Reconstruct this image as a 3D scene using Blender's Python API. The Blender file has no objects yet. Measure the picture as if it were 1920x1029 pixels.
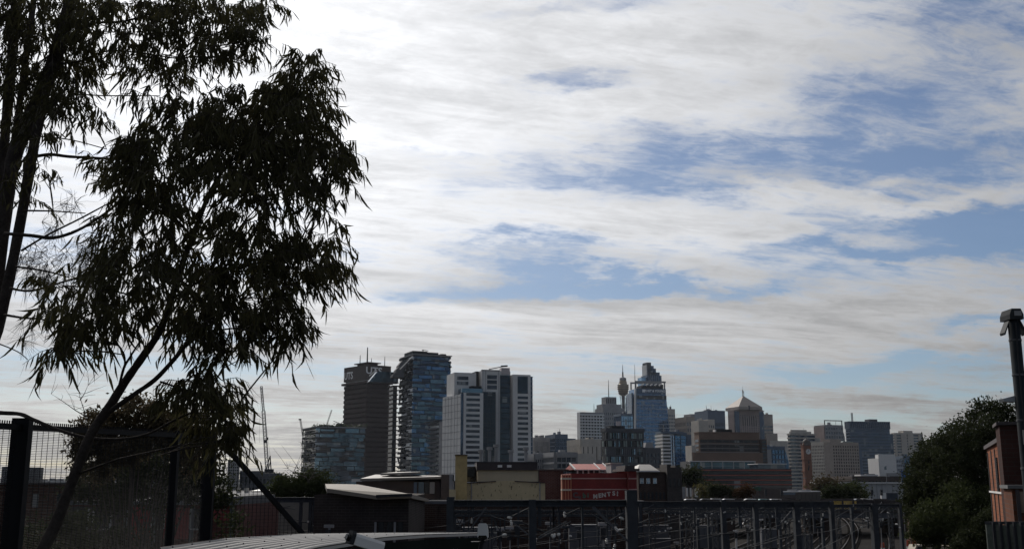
import bpy, math, random
import numpy as np
from mathutils import Vector, Matrix, Quaternion
random.seed(7); RNG = np.random.default_rng(7)
R = math.radians
S = bpy.context.scene
C = S.collection
# ---------------------------------------------------------------- camera
H = 9.0                       # eye height above the railway
F = 1950.0; TH = R(11.34)     # focal length in photo pixels, upward pitch
CT, ST = math.cos(TH), math.sin(TH)
cam = bpy.data.objects.new('camera', bpy.data.cameras.new('camera')); C.objects.link(cam)
cam.location = (0, 0, H); cam.rotation_euler = (R(90) + TH, 0, 0)
cam.data.sensor_width = 36; cam.data.lens = 36 * F / 1920
cam.data.clip_start = 0.1; cam.data.clip_end = 20000
S.camera = cam
S.view_settings.view_transform = 'Standard'; S.view_settings.look = 'None'
S.view_settings.gamma = 1; S.view_settings.use_curve_mapping = False
S.view_settings.exposure = 0.0
S.cycles.max_bounces = 6; S.cycles.diffuse_bounces = 3; S.cycles.volume_bounces = 0
S.cycles.transparent_max_bounces = 8; S.cycles.use_denoising = True
# ---------------------------------------------------------------- sun and sky
SUN_AZ, SUN_EL = R(-19), R(33)
SUNV = Vector((math.sin(SUN_AZ)*math.cos(SUN_EL), math.cos(SUN_AZ)*math.cos(SUN_EL), math.sin(SUN_EL)))
sl = bpy.data.lights.new('sun', 'SUN'); sl.energy = 2.6; sl.angle = R(8); sl.color = (1, .93, .84)
sun = bpy.data.objects.new('sun', sl); C.objects.link(sun)
sun.rotation_euler = SUNV.to_track_quat('Z', 'Y').to_euler(); sun.location = (0, 0, 60)

def ray(px, py):
    u = (px - 960) / F; v = (514.5 - py) / F
    return Vector((u, CT - v*ST, ST + v*CT))
def P(px, py, d):
    r = ray(px, py); return Vector((0, 0, H)) + r * (d / r.y)
def slope(px, py):
    r = ray(px, py); return r.x / r.y
def pw(w, d): return w * d / F      # photo pixels -> metres at distance d

class NT:
    """small helper to write node graphs as expressions"""
    def __init__(s, tree): s.t = tree; s.n = tree.nodes; s.l = tree.links; s.n.clear()
    def new(s, t, **kw):
        n = s.n.new(t)
        for k, v in kw.items(): setattr(n, k, v)
        return n
    def set(s, sock, val):
        if isinstance(val, bpy.types.NodeSocket): s.l.new(val, sock)
        elif val is not None: sock.default_value = val
    def m(s, op, a, b=None, c=None, clamp=False):
        n = s.new('ShaderNodeMath', operation=op, use_clamp=clamp)
        for i, x in enumerate((a, b, c)): s.set(n.inputs[i], x)
        return n.outputs[0]
    def vm(s, op, a, b=None, out=0):
        n = s.new('ShaderNodeVectorMath', operation=op)
        s.set(n.inputs[0], a)
        if b is not None: s.set(n.inputs[3] if op == 'SCALE' else n.inputs[1], b)
        return n.outputs[out]
    def noise(s, vec, scale, detail=4, rough=.5, dist=0, out=0, dim='3D'):
        n = s.new('ShaderNodeTexNoise', noise_dimensions=dim)
        s.set(n.inputs['Vector'], vec); s.set(n.inputs['Scale'], scale)
        s.set(n.inputs['Detail'], detail); s.set(n.inputs['Roughness'], rough); s.set(n.inputs['Distortion'], dist)
        return n.outputs[out]
    def ramp(s, x, a, b, c=0., d=1., smooth=True):
        n = s.new('ShaderNodeMapRange', interpolation_type='SMOOTHSTEP' if smooth else 'LINEAR')
        for i, v in enumerate((x, a, b, c, d)): s.set(n.inputs[i], v)
        return n.outputs[0]
    def mix(s, f, a, b, typ='MIX'):
        n = s.new('ShaderNodeMix', data_type='RGBA', blend_type=typ)
        s.set(n.inputs[0], f); s.set(n.inputs[6], a); s.set(n.inputs[7], b)
        return n.outputs[2]
    def comb(s, x, y, z):
        n = s.new('ShaderNodeCombineXYZ')
        for i, v in enumerate((x, y, z)): s.set(n.inputs[i], v)
        return n.outputs[0]
    def sep(s, v):
        n = s.new('ShaderNodeSeparateXYZ'); s.set(n.inputs[0], v); return n.outputs

W = bpy.data.worlds.new('World'); S.world = W; W.use_nodes = True
def build_sky():
    t = NT(W.node_tree)
    dirv = t.vm('NORMALIZE', t.new('ShaderNodeTexCoord').outputs['Generated'])
    x, y, z = t.sep(dirv)
    zz = t.m('MAXIMUM', z, 0.0)
    sky = t.new('ShaderNodeTexSky', sky_type='NISHITA')
    sky.sun_disc = False; sky.sun_elevation = SUN_EL; sky.sun_rotation = SUN_AZ
    sky.air_density = 1.0; sky.dust_density = 0.6; sky.ozone_density = 2.0; sky.altitude = 20
    blue = t.vm('SCALE', t.vm('MULTIPLY', sky.outputs[0], (.86, .96, 1.12)), 0.055)
    # cloud sheet on a flat layer, seen in perspective
    k = t.m('DIVIDE', 1.0, t.m('ADD', zz, 0.07))
    px_, py_ = t.m('MULTIPLY', x, k), t.m('MULTIPLY', y, k)
    ca, sa = math.cos(R(16)), math.sin(R(16))
    a_ = t.m('ADD', t.m('MULTIPLY', px_, ca), t.m('MULTIPLY', py_, sa))
    b_ = t.m('SUBTRACT', t.m('MULTIPLY', py_, ca), t.m('MULTIPLY', px_, sa))
    pl = t.comb(t.m('MULTIPLY', a_, 0.32), b_, 0.0)
    warp = t.vm('SCALE', t.vm('SUBTRACT', t.noise(pl, 0.9, 3, out=1), (.5, .5, .5)), 0.55)
    plw = t.vm('ADD', pl, warp)
    n_big = t.noise(plw, 0.75, 5, .52)
    n_mid = t.noise(t.vm('ADD', plw, (7.3, 2.1, 0)), 3.2, 9, .66, .4)
    fine_c = t.comb(t.m('ADD', t.m('MULTIPLY', a_, .42), t.m('MULTIPLY', b_, .4)), t.m('SUBTRACT', b_, t.m('MULTIPLY', a_, .3)), 3.0)
    n_fine = t.noise(t.vm('ADD', fine_c, warp), 10.0, 8, .70, .6)
    # broad gaps and thin places in the sheet, as directions (x/y, z/y)
    yy = t.m('MAXIMUM', y, 0.05)
    q = t.comb(t.m('DIVIDE', x, yy), t.m('DIVIDE', z, yy), 0.0)
    qs = t.comb(t.m('DIVIDE', x, yy), t.m('MULTIPLY', t.m('DIVIDE', z, yy), 2.6), 0.0)
    wq = t.vm('MULTIPLY', t.vm('SUBTRACT', t.noise(qs, 6.0, 6, .62, out=1), (.5, .5, .5)), (.26, .11, 0))
    qw = t.vm('ADD', q, wq)
    gaps = [(935, 528, 125, 36, .62), (850, 545, 70, 22, .25), (1075, 163, 85, 24, .42), (1030, 18, 130, 22, .36),
            (1250, 425, 260, 34, -.25), (1700, 368, 260, 17, -.34), (1300, 610, 520, 34, -.22), (700, 220, 190, 170, -.35), (1230, 215, 190, 36, -.22), (1130, 90, 240, 40, -.25), (760, 600, 120, 60, -.2), (1840, 420, 165, 36, .66), (1600, 462, 120, 14, .38), (1270, 525, 210, 15, .46), (1100, 535, 90, 16, .35),
            (1400, 320, 210, 46, .26), (1780, 290, 230, 60, .30), (1880, 40, 160, 70, .30), (1560, 190, 150, 45, .22), (1760, 150, 150, 50, .20),
            (1690, 690, 190, 20, .44), (1590, 780, 170, 11, .34), (1830, 745, 120, 14, .26), (1810, 615, 110, 12, .42),
            (1190, 760, 120, 15, .36), (1130, 300, 160, 34, .16), (860, 345, 140, 34, .14), (1300, 770, 150, 20, .28), (230, 690, 330, 42, .30), (620, 300, 90, 14, .2), (760, 300, 120, 14, .22), (1000, 470, 90, 14, .2), (640, 620, 160, 20, .2)]
    cs0 = t.vm('DOT_PRODUCT', dirv, tuple(SUNV), 1)      # the sheet thins away from the sun's side
    tot = None
    for (gx, gy, rx, ry, amp) in gaps:
        r = ray(gx, gy); s_ = F * 0.98
        dv = t.vm('MULTIPLY', t.vm('SUBTRACT', qw, (r.x/r.y, r.z/r.y, 0)), (s_/rx*.8, s_/ry*.8, 0))
        e = t.m('MULTIPLY', t.m('EXPONENT', t.m('MULTIPLY', t.vm('DOT_PRODUCT', dv, dv, 1), -1.0)), amp)
        tot = e if tot is None else t.m('ADD', tot, e)
    tot = t.m('MULTIPLY', tot, t.ramp(y, 0.05, 0.3))
    dens = t.m('ADD', 0.58, t.m('MULTIPLY', t.m('SUBTRACT', n_big, .5), 0.75))
    dens = t.m('SUBTRACT', dens, t.ramp(cs0, .35, -.35, 0., .16))
    dens = t.m('ADD', dens, t.m('MULTIPLY', t.m('SUBTRACT', n_mid, .5), 1.25))
    dens = t.m('ADD', dens, t.m('MULTIPLY', t.m('SUBTRACT', n_fine, .5), 0.85))
    rip = t.noise(t.vm('ADD', t.comb(t.m('ADD', t.m('DIVIDE', x, yy), t.m('MULTIPLY', t.m('DIVIDE', z, yy), -.55)), t.m('MULTIPLY', t.m('DIVIDE', z, yy), 2.3), 5.), t.vm('SCALE', wq, .5)), 15.0, 8, .68, .5)
    dens = t.m('ADD', dens, t.m('MULTIPLY', t.m('SUBTRACT', rip, .5), 0.75))
    dens = t.m('SUBTRACT', dens, t.m('MULTIPLY', tot, 1.15))
    cover = t.ramp(dens, 0.07, 0.72, .05, 1.)
    # light scattered forward through the sheet round the sun
    cs = t.vm('DOT_PRODUCT', dirv, tuple(SUNV), 1)
    cp = t.m('MAXIMUM', cs, 0.0)
    glow = t.m('ADD', t.m('MULTIPLY', t.m('POWER', cp, 10.0), 0.38), t.m('MULTIPLY', t.m('POWER', cp, 40.0), 0.5))
    base = t.m('ADD', 0.20, t.m('MULTIPLY', t.m('MULTIPLY', cp, cp), 0.67))
    rad = t.m('ADD', base, glow)
    rad = t.m('MULTIPLY', rad, t.ramp(z, 0.0, 0.25, .74, 1.0))
    thick = t.ramp(t.m('ADD', t.m('ADD', t.m('MULTIPLY', n_big, .35), t.m('MULTIPLY', n_mid, .5)), t.m('ADD', t.m('MULTIPLY', n_fine, .2), t.m('MULTIPLY', rip, .2))), 0.44, 0.82)
    rad = t.m('MULTIPLY', rad, t.m('SUBTRACT', 1.22, t.m('MULTIPLY', thick, 0.60)))
    tint = t.mix(t.ramp(z, 0.0, 0.24), (1.0, .97, .94, 1), (.985, .995, 1.02, 1))
    cloud = t.vm('SCALE', tint, rad)
    col = t.mix(t.m('MULTIPLY', cover, .98), blue, cloud)
    bg = t.new('ShaderNodeBackground'); t.set(bg.inputs[0], col); bg.inputs[1].default_value = 1.0
    t.l.new(bg.outputs[0], t.new('ShaderNodeOutputWorld').inputs[0])
build_sky()

# ---------------------------------------------------------------- materials
MATS = {}
def mat(name, rgb, rough=.8, metal=0., var=.25, scale=.6, bump=0., spec=.4, trans=0.):
    """plain surface with two scales of noise in its colour"""
    if name in MATS: return MATS[name]
    m = bpy.data.materials.new(name); m.use_nodes = True; MATS[name] = m
    t = NT(m.node_tree)
    b = t.new('ShaderNodeBsdfPrincipled'); out = t.new('ShaderNodeOutputMaterial')
    pos = t.new('ShaderNodeTexCoord').outputs['Object']
    n1 = t.noise(pos, scale, 5, .6); n2 = t.noise(pos, scale*6.5, 3, .6)
    f = t.m('ADD', t.m('MULTIPLY', n1, .65), t.m('MULTIPLY', n2, .35))
    lo = tuple(c*(1-var) for c in rgb) + (1,); hi = tuple(min(1, c*(1+var)) for c in rgb) + (1,)
    t.set(b.inputs['Base Color'], t.mix(t.ramp(f, .32, .68), lo, hi))
    b.inputs['Roughness'].default_value = rough; b.inputs['Metallic'].default_value = metal
    b.inputs['Specular IOR Level'].default_value = spec
    if bump:
        bn = t.new('ShaderNodeBump'); bn.inputs['Strength'].default_value = bump; bn.inputs['Distance'].default_value = .05
        t.set(bn.inputs['Height'], n2); t.l.new(bn.outputs[0], b.inputs['Normal'])
    if trans:
        tr = t.new('ShaderNodeBsdfTranslucent'); tr.inputs[0].default_value = tuple(min(1, c*1.6) for c in rgb) + (1,)
        mx = t.new('ShaderNodeMixShader'); mx.inputs[0].default_value = trans
        t.l.new(b.outputs[0], mx.inputs[1]); t.l.new(tr.outputs[0], mx.inputs[2]); t.l.new(mx.outputs[0], out.inputs[0])
    else: t.l.new(b.outputs[0], out.inputs[0])
    return m
def glass(name, rgb, cell=(3., 3., 3.4), metal=.55, rough=.12, blind=.25):
    """coated window glass; every pane-sized cell has its own tone, some with pale blinds behind"""
    if name in MATS: return MATS[name]
    m = bpy.data.materials.new(name); m.use_nodes = True; MATS[name] = m
    t = NT(m.node_tree)
    b = t.new('ShaderNodeBsdfPrincipled'); out = t.new('ShaderNodeOutputMaterial')
    pos = t.new('ShaderNodeNewGeometry').outputs['Position']
    cellv = t.vm('FLOOR', t.vm('MULTIPLY', pos, tuple(1/c for c in cell)))
    wn = t.new('ShaderNodeTexWhiteNoise'); t.set(wn.inputs['Vector'], cellv)
    lo = tuple(c*.68 for c in rgb) + (1,); hi = tuple(min(1, c*1.22) for c in rgb) + (1,)
    col = t.mix(wn.outputs[0], lo, hi)
    wn2 = t.new('ShaderNodeTexWhiteNoise'); t.set(wn2.inputs['Vector'], t.vm('ADD', cellv, (17.3, 5.1, 9.7)))
    bl = t.m('MULTIPLY', t.m('LESS_THAN', wn2.outputs[0], blind), .55)
    col = t.mix(bl, col, (.34, .35, .35, 1))
    t.set(b.inputs['Base Color'], col)
    t.set(b.inputs['Metallic'], t.m('MULTIPLY', t.m('SUBTRACT', 1., bl), metal))
    b.inputs['Roughness'].default_value = rough
    t.l.new(b.outputs[0], out.inputs[0])
    return m
def brickmat(name, c1, c2, mortar=(.25, .23, .21), bw=.46, bh=.16, var=1.0):
    if name in MATS: return MATS[name]
    m = bpy.data.materials.new(name); m.use_nodes = True; MATS[name] = m
    t = NT(m.node_tree)
    b = t.new('ShaderNodeBsdfPrincipled'); out = t.new('ShaderNodeOutputMaterial')
    x, y, z = t.sep(t.new('ShaderNodeTexCoord').outputs['Object'])
    br = t.new('ShaderNodeTexBrick'); t.set(br.inputs['Vector'], t.comb(t.m('ADD', x, y), z, 0.))
    br.inputs['Color1'].default_value = c1 + (1,); br.inputs['Color2'].default_value = c2 + (1,); br.inputs['Mortar'].default_value = mortar + (1,)
    br.inputs['Scale'].default_value = 1.; br.inputs['Mortar Size'].default_value = .012
    br.inputs['Brick Width'].default_value = bw; br.inputs['Row Height'].default_value = bh
    n = t.noise(t.comb(x, y, z), .5, 6, .65)
    t.set(b.inputs['Base Color'], t.mix(t.ramp(n, .35, .7, 0, .6), br.outputs[0], (c1[0]*.4, c1[1]*.42, c1[2]*.45, 1)))
    b.inputs['Roughness'].default_value = .9; b.inputs['Specular IOR Level'].default_value = .08
    t.l.new(b.outputs[0], out.inputs[0]); return m

# ---------------------------------------------------------------- mesh helpers
class MB:
    def __init__(s): s.v = []; s.f = []
    def add(s, vs, fs):
        o = len(s.v); s.v += [tuple(p) for p in vs]; s.f += [tuple(i + o for i in q) for q in fs]; return s
    def box(s, x0, x1, y0, y1, z0, z1):
        return s.add([(x0,y0,z0),(x1,y0,z0),(x1,y1,z0),(x0,y1,z0),(x0,y0,z1),(x1,y0,z1),(x1,y1,z1),(x0,y1,z1)],
                     [(3,2,1,0),(4,5,6,7),(0,1,5,4),(1,2,6,5),(2,3,7,6),(3,0,4,7)])
    def ext(s, pts, vec):
        n = len(pts); vec = Vector(vec); a = [Vector(p) for p in pts]
        return s.add(a + [p + vec for p in a], [tuple(range(n))[::-1], tuple(range(n, 2*n))] + [(i, (i+1) % n, n + (i+1) % n, n + i) for i in range(n)])
    def bar(s, p, q, w, h=None):
        p, q = Vector(p), Vector(q); h = h or w; d = (q - p).normalized()
        up = Vector((0, 0, 1)) if abs(d.z) < .95 else Vector((0, 1, 0))
        a = d.cross(up).normalized() * (w/2); b = a.cross(d).normalized() * (h/2)
        c = [a + b, b - a, -a - b, a - b]
        return s.add([p + k for k in c] + [q + k for k in c], [(0,1,2,3),(7,6,5,4),(0,4,5,1),(1,5,6,2),(2,6,7,3),(3,7,4,0)])
    def tube(s, pts, rad, n=8, cap=True):
        pts = [Vector(p) for p in pts]; m = len(pts)
        if not hasattr(rad, '__len__'): rad = [rad]*m
        vs = []; ref = Vector((.3, 1, .2))
        for i, p in enumerate(pts):
            d = (pts[min(i+1, m-1)] - pts[max(i-1, 0)]).normalized()
            a = d.cross(ref)
            if a.length < .05: a = d.cross(Vector((1, 0, 0)))
            a.normalize(); b = d.cross(a)
            for k in range(n):
                w = 2*math.pi*k/n; vs.append(p + (a*math.cos(w) + b*math.sin(w)) * rad[i])
        fs = [(i*n+k, i*n+(k+1) % n, (i+1)*n+(k+1) % n, (i+1)*n+k) for i in range(m-1) for k in range(n)]
        if cap: fs += [tuple(range(n))[::-1], tuple(range((m-1)*n, m*n))]
        return s.add(vs, fs)
    def lathe(s, prof, n=16, o=(0, 0, 0)):
        o = Vector(o); m = len(prof)
        vs = [o + Vector((r*math.cos(2*math.pi*k/n), r*math.sin(2*math.pi*k/n), z)) for r, z in prof for k in range(n)]
        fs = [(i*n+k, i*n+(k+1) % n, (i+1)*n+(k+1) % n, (i+1)*n+k) for i in range(m-1) for k in range(n)]
        return s.add(vs, fs + [tuple(range(n))[::-1], tuple(range((m-1)*n, m*n))])
    def mesh(s, name, m, smooth=False):
        me = bpy.data.meshes.new(name); me.from_pydata(s.v, [], s.f)
        for x in (m if isinstance(m, (list, tuple)) else [m]): me.materials.append(x)
        if smooth: me.polygons.foreach_set('use_smooth', [True]*len(me.polygons))
        me.update(); return me
def obj(name, mb, m, parent=None, smooth=False, kind=None, loc=None):
    o = bpy.data.objects.new(name, mb.mesh(name, m, smooth) if isinstance(mb, MB) else mb); C.objects.link(o)
    if parent is not None: o.parent = parent
    if kind: o['kind'] = kind
    if loc is not None: o.location = loc
    return o
def tag(o, label, cat, group=None, kind=None):
    o['label'] = label; o['category'] = cat
    if group: o['group'] = group
    if kind: o['kind'] = kind
    return o
def thing(name, label, cat, loc=(0, 0, 0), rz=0., group=None):
    o = bpy.data.objects.new(name, None); C.objects.link(o); o.location = loc; o.rotation_euler = (0, 0, rz); o.empty_display_size = .5
    return tag(o, label, cat, group)
def struct(name, mb, m, label, smooth=False, parent=None):
    o = obj(name, mb, m, parent, smooth, 'structure'); o['label'] = label; return o
def copy_tree(o, parent=None):
    c = o.copy(); C.objects.link(c)
    if parent is not None: c.parent = parent
    for ch in list(o.children): copy_tree(ch, c)
    return c
UNIT = {}
def piece(name, parent, m, x0, x1, y0, y1, z0, z1):
    """one box-shaped piece that shares a unit mesh with its like"""
    if m.name not in UNIT: UNIT[m.name] = MB().box(0, 1, 0, 1, 0, 1).mesh('unit_' + m.name, m)
    o = bpy.data.objects.new(name, UNIT[m.name]); C.objects.link(o); o.parent = parent
    o.location = (x0, y0, z0); o.scale = (x1-x0, y1-y0, z1-z0); return o
def text(name, body, parent, m, size, loc, rot, extrude=.02, shear=0., bold=0., sx=1.):
    cu = bpy.data.curves.new(name, 'FONT'); cu.body = body; cu.size = size; cu.extrude = extrude; cu.shear = shear; cu.offset = bold
    cu.materials.append(m); cu.align_x = 'CENTER'; cu.align_y = 'CENTER'; cu.resolution_u = 3
    o = bpy.data.objects.new(name, cu); C.objects.link(o)
    me = bpy.data.meshes.new_from_object(o.evaluated_get(bpy.context.evaluated_depsgraph_get())); bpy.data.objects.remove(o)
    if not me.materials: me.materials.append(m)
    o = bpy.data.objects.new(name, me); C.objects.link(o); o.parent = parent; o.location = loc; o.rotation_euler = rot; o.scale = (sx, 1, 1)
    return o

# ---------------------------------------------------------------- building helper
class B:
    """a block whose near corner shows at photo column xc: front face runs right to xr, left face runs back to xl"""
    def __init__(s, name, label, cat, xl, xc, xr, ytop, d, a=16., depth=None, group=None, zb=0.):
        s.a = a = R(a); s.d = d; s.xc = xc; s.yr = (ytop + 900) / 2; s.ytop = ytop
        sc = slope(xc, s.yr); s.X, s.Y = sc*d, d
        s.W = s.u(xr)
        if depth: s.D = depth
        else:
            q = slope(xl, s.yr); s.D = (s.X - q*s.Y) / (math.sin(a) + q*math.cos(a))
        s.H = P(xc, ytop, d).z - zb; s.zb = zb
        s.o = thing(name, label, cat, (s.X, s.Y, zb), a, group)
    def u(s, px):
        q = slope(px, s.yr); return (q*s.Y - s.X) / (math.cos(s.a) - q*math.sin(s.a))
    def ul(s, px):
        q = slope(px, s.yr); return (s.X - q*s.Y) / (math.sin(s.a) + q*math.cos(s.a))
    def z(s, py): return P(s.xc, py, s.d).z - s.zb
    def fb(s, mb, face, u0, u1, z0, z1, out=.3, inn=.3):
        if face == 'F': mb.box(u0, u1, -out, inn, z0, z1)
        elif face == 'L': mb.box(-out, inn, u0, u1, z0, z1)
        elif face == 'R': mb.box(s.W - inn, s.W + out, u0, u1, z0, z1)
    def fp(s, name, m, face, u0, u1, z0, z1, out=.3, inn=.1):
        if face == 'F': return piece(name, s.o, m, u0, u1, -out, inn, z0, z1)
        if face == 'L': return piece(name, s.o, m, -out, inn, u0, u1, z0, z1)
        return piece(name, s.o, m, s.W - inn, s.W + out, u0, u1, z0, z1)
    def part(s, name, mb, m, kind=None, smooth=False, parent=None): return obj(name, mb, m, parent or s.o, smooth, kind)
    def core(s, m, name='glazing', z1=None, z0=0., inset=0.):
        i = inset; mb = MB().box(i, s.W-i, i, s.D-i, z0, z1 or s.H); return s.part(name, mb, m)
    def len(s, face): return s.W if face == 'F' else s.D
    def grid(s, mb, face, nb, nf, pier=.35, band=.4, z0=0., z1=None, u0=0., u1=None, out=.5, base=0.):
        z1 = z1 or s.H; u1 = u1 or s.len(face); fh = (z1-z0)/nf; bw = (u1-u0)/max(nb, 1)
        for i in range(nf + 1):
            a = z0 + i*fh - band*fh/2; b = a + band*fh
            s.fb(mb, face, u0, u1, max(z0, a), min(z1, b) if i < nf else z1, out)
        if nb:
            for i in range(nb + 1):
                a = u0 + i*bw - pier*bw/2; s.fb(mb, face, max(u0, a), min(u1, a + pier*bw), z0, z1, out + .06)
    def simple(s, gm, wm, nb, nf, nbl=None, pier=.35, band=.4, out=.5, top=.06, faces='FLR', roofm=None):
        """glass core behind a grid of piers and spandrels, solid parapet on top"""
        s.core(gm); mb = MB(); zt = s.H*(1-top)
        for f in faces:
            n = nb if f == 'F' else (nbl or max(2, int(nb*s.D/s.W)))
            s.grid(mb, f, n, nf, pier, band, 0, zt, out=out); s.fb(mb, f, 0, s.len(f), zt, s.H + .8, out + .1)
        s.part('facade_grid', mb, wm, 'stuff')
        s.part('roof', MB().box(.35, s.W-.35, .35, s.D-.35, s.H + .02, s.H + .5), roofm or wm)
        rr = random.Random(int(s.xc*7 + s.d)); k = s.d/900.
        if s.W > 9 and s.D > 9:
            for i in range(rr.randrange(2, 5)):
                x = rr.uniform(.1, .75)*s.W; y = rr.uniform(.05, .5)*s.D; w = rr.uniform(.06, .2)*s.W
                s.part('roof_plant', MB().box(x, x + w, y, y + rr.uniform(2, 5), s.H + .55, s.H + .9 + rr.uniform(.8, 2.6)*k), rr.choice((M_GREY, M_DGREY, wm)))
            if rr.random() < .5: s.mast(rr.uniform(.2, .8), .2, rr.uniform(3, 6)*k, .12 + .1*k)
    def rooftop(s, name, m, x0, x1, y0, y1, h):
        return s.part(name, MB().box(x0*s.W, x1*s.W, y0*s.D, y1*s.D, s.H + .4, s.H + h), m)
    def mast(s, fx, fy, h, r=.25, m=None, z=None, name='antenna'):
        z = z or s.H
        return s.part(name, MB().tube([(fx*s.W, fy*s.D, z), (fx*s.W, fy*s.D, z + h*.5), (fx*s.W, fy*s.D, z + h)], [r, r*.8, r*.4], 6), m or M_DARK)
# ---------------------------------------------------------------- palette
M_DARK = mat('dark_steel', (.035, .037, .042), .65, 0., spec=.15)
M_STEEL = mat('grey_steel', (.046, .052, .061), .7, 0., var=.25, spec=.12)
M_WHITE = mat('white_panel', (.70, .69, .68), .6, var=.08, scale=.1)
M_CREAM = mat('cream_concrete', (.52, .48, .43), .85, var=.12, scale=.1)
M_BEIGE = mat('beige_stone', (.38, .325, .285), .85, var=.14, scale=.1)
M_PINK = mat('pink_stone', (.33, .265, .25), .85, var=.12, scale=.1)
M_GREY = mat('grey_concrete', (.30, .30, .31), .85, var=.14, scale=.12)
M_DGREY = mat('dark_grey_concrete', (.10, .105, .118), .85, var=.2, scale=.15)
M_BROWN = mat('brown_concrete', (.078, .06, .056), .85, var=.2, scale=.12)
M_TAN = mat('tan_brick', (.215, .15, .118), .9, var=.16, scale=.12)
M_BLUEG = mat('blue_grey_cladding', (.11, .15, .21), .6, var=.12, scale=.1)
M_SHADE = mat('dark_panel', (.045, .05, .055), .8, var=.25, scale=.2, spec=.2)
M_SKYB = mat('sky_grey_cladding', (.30, .35, .42), .5, var=.08, scale=.1)
M_REDBAND = mat('red_brown_band', (.38, .11, .09), .85, var=.15, scale=.2)
G_DARK = glass('dark_glass', (.10, .13, .17), metal=.5, blind=.12)
G_BLUE = glass('blue_glass', (.075, .16, .29), metal=.75, blind=.06)
G_PALE = glass('pale_blue_glass', (.22, .36, .52), (4, 4, 4), metal=.75, blind=.05)
G_TEAL = glass('teal_glass', (.07, .125, .17), (2.5, 2.5, 3.3), metal=.7, blind=.03)
G_TEAL2 = glass('light_teal_glass', (.105, .175, .235), (5, 5, 3.5), metal=.75, blind=.02)
G_NAVY = glass('navy_glass', (.045, .075, .13), (4, 4, 3.6), metal=.6, blind=.06)
G_WIN = glass('window_glass', (.04, .055, .08), (2.2, 2.2, 3.4), metal=.4, blind=.05)
G_BLACK = glass('black_glass', (.022, .025, .032), metal=.12, rough=.25, blind=.06)
G_SHAFT = glass('shaft_glass', (.03, .052, .078), (3, 3, 3.6), metal=.6, blind=.05)
M_TEXT = mat('pale_lettering', (.88, .88, .88), .6, var=.02)
Z0 = Vector((0, 0, 0))

# ---------------------------------------------------------------- ground
def ground():
    g = MB().add([(-4200, -180, 0), (4200, -180, 0), (4200, 6800, 0), (-4200, 6800, 0)], [(0, 1, 2, 3)])
    struct('ground', g, mat('city_ground', (.05, .047, .043), .95, var=.3, scale=.02, spec=.05), 'dark flat ground under the city and railway')
    hb = MB(); xs = np.linspace(-3900, 3900, 80)
    hh = [38 + 16*math.sin(x*.0021) + 12*math.sin(x*.0057 + 1) + 6*math.sin(x*.02) for x in xs]
    for i in range(79):
        hb.add([(xs[i], 6300, 0), (xs[i+1], 6300, 0), (xs[i+1], 6600, hh[i+1]), (xs[i], 6600, hh[i]), (xs[i], 6790, 0), (xs[i+1], 6790, 0)], [(0, 1, 2, 3), (3, 2, 5, 4)])
    struct('distant_hills', hb, mat('hill_green', (.05, .06, .05), .95, scale=.01), 'low wooded land on the far horizon')
ground()

# ---------------------------------------------------------------- left cluster
def staggered(b, faces, rows, px_per_col, z0, z1, mats, gap=.16, skip=.12, seed=1):
    """floors of storey-high glass panels, shifted from floor to floor; some places are open balconies"""
    rnd = random.Random(seed); fh = (z1-z0)/rows
    for f in faces:
        L = b.len(f)
        for i in range(rows):
            u = -rnd.random()*px_per_col*.5
            while u < L:
                w = px_per_col*rnd.choice((.6, .9, 1.2, 1.6)); a, c = max(0, u), min(L, u + w - .5)
                u += w
                if c - a < 1.2 or rnd.random() < skip: continue
                top = z0 + (i+1)*fh - fh*gap*rnd.choice((.6, 1., 2.2)); bot = z0 + i*fh + rnd.choice((0, 0, fh*.28))
                b.fp('glass_panel', rnd.choice(mats), f, a, c, bot, top, .35 + rnd.random()*.9, -.05)
def slabs(b, rows, z0, z1, t, out, m, name='floor_slab', faces=(1, 1)):
    fh = (z1-z0)/rows
    for i in range(rows):
        z = z0 + (i+1)*fh
        piece(name, b.o, m, -out*faces[0], b.W + out, -out, b.D + out*faces[1], z - t, z)

# low glass block with planted roof edge
b = B('apartment_building', 'low teal glass apartment block with planted roof, left of the brown tower', 'building', 567, 590, 683, 801, 880, 24)
b.core(G_BLACK, inset=1.0); slabs(b, 14, 0, b.H, .7, .5, M_DGREY)
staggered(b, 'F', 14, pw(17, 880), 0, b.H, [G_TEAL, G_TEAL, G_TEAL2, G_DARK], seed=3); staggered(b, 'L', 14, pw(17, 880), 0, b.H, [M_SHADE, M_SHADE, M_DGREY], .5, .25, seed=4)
b.part('roof_slab', MB().box(-1, b.W + 1, -1, b.D + 1, b.H + .1, b.H + 1), M_GREY)
pl = MB()
for i in range(9):
    w0 = random.uniform(0, .9)*b.W; pl.box(w0, w0 + random.uniform(2, 6), random.uniform(1, 4), random.uniform(5, 9), b.H + 1.05, b.H + random.uniform(1.6, 3.4))
b.part('roof_plant', pl, M_DARK)
cb = MB(); cx = b.u(640); cb.box(cx - 3, cx + 3, 5, 9, b.H + 1.05, b.H + 4.2); cb.bar((cx, 6, b.H + 4), (cx - 6, 6, b.H + 6), .5); cb.bar((cx, 6, b.H + 4), (cx + 4, 6, b.H + 7.5), .5)
b.part('window_cleaning_rig', cb, M_DARK)
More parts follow.
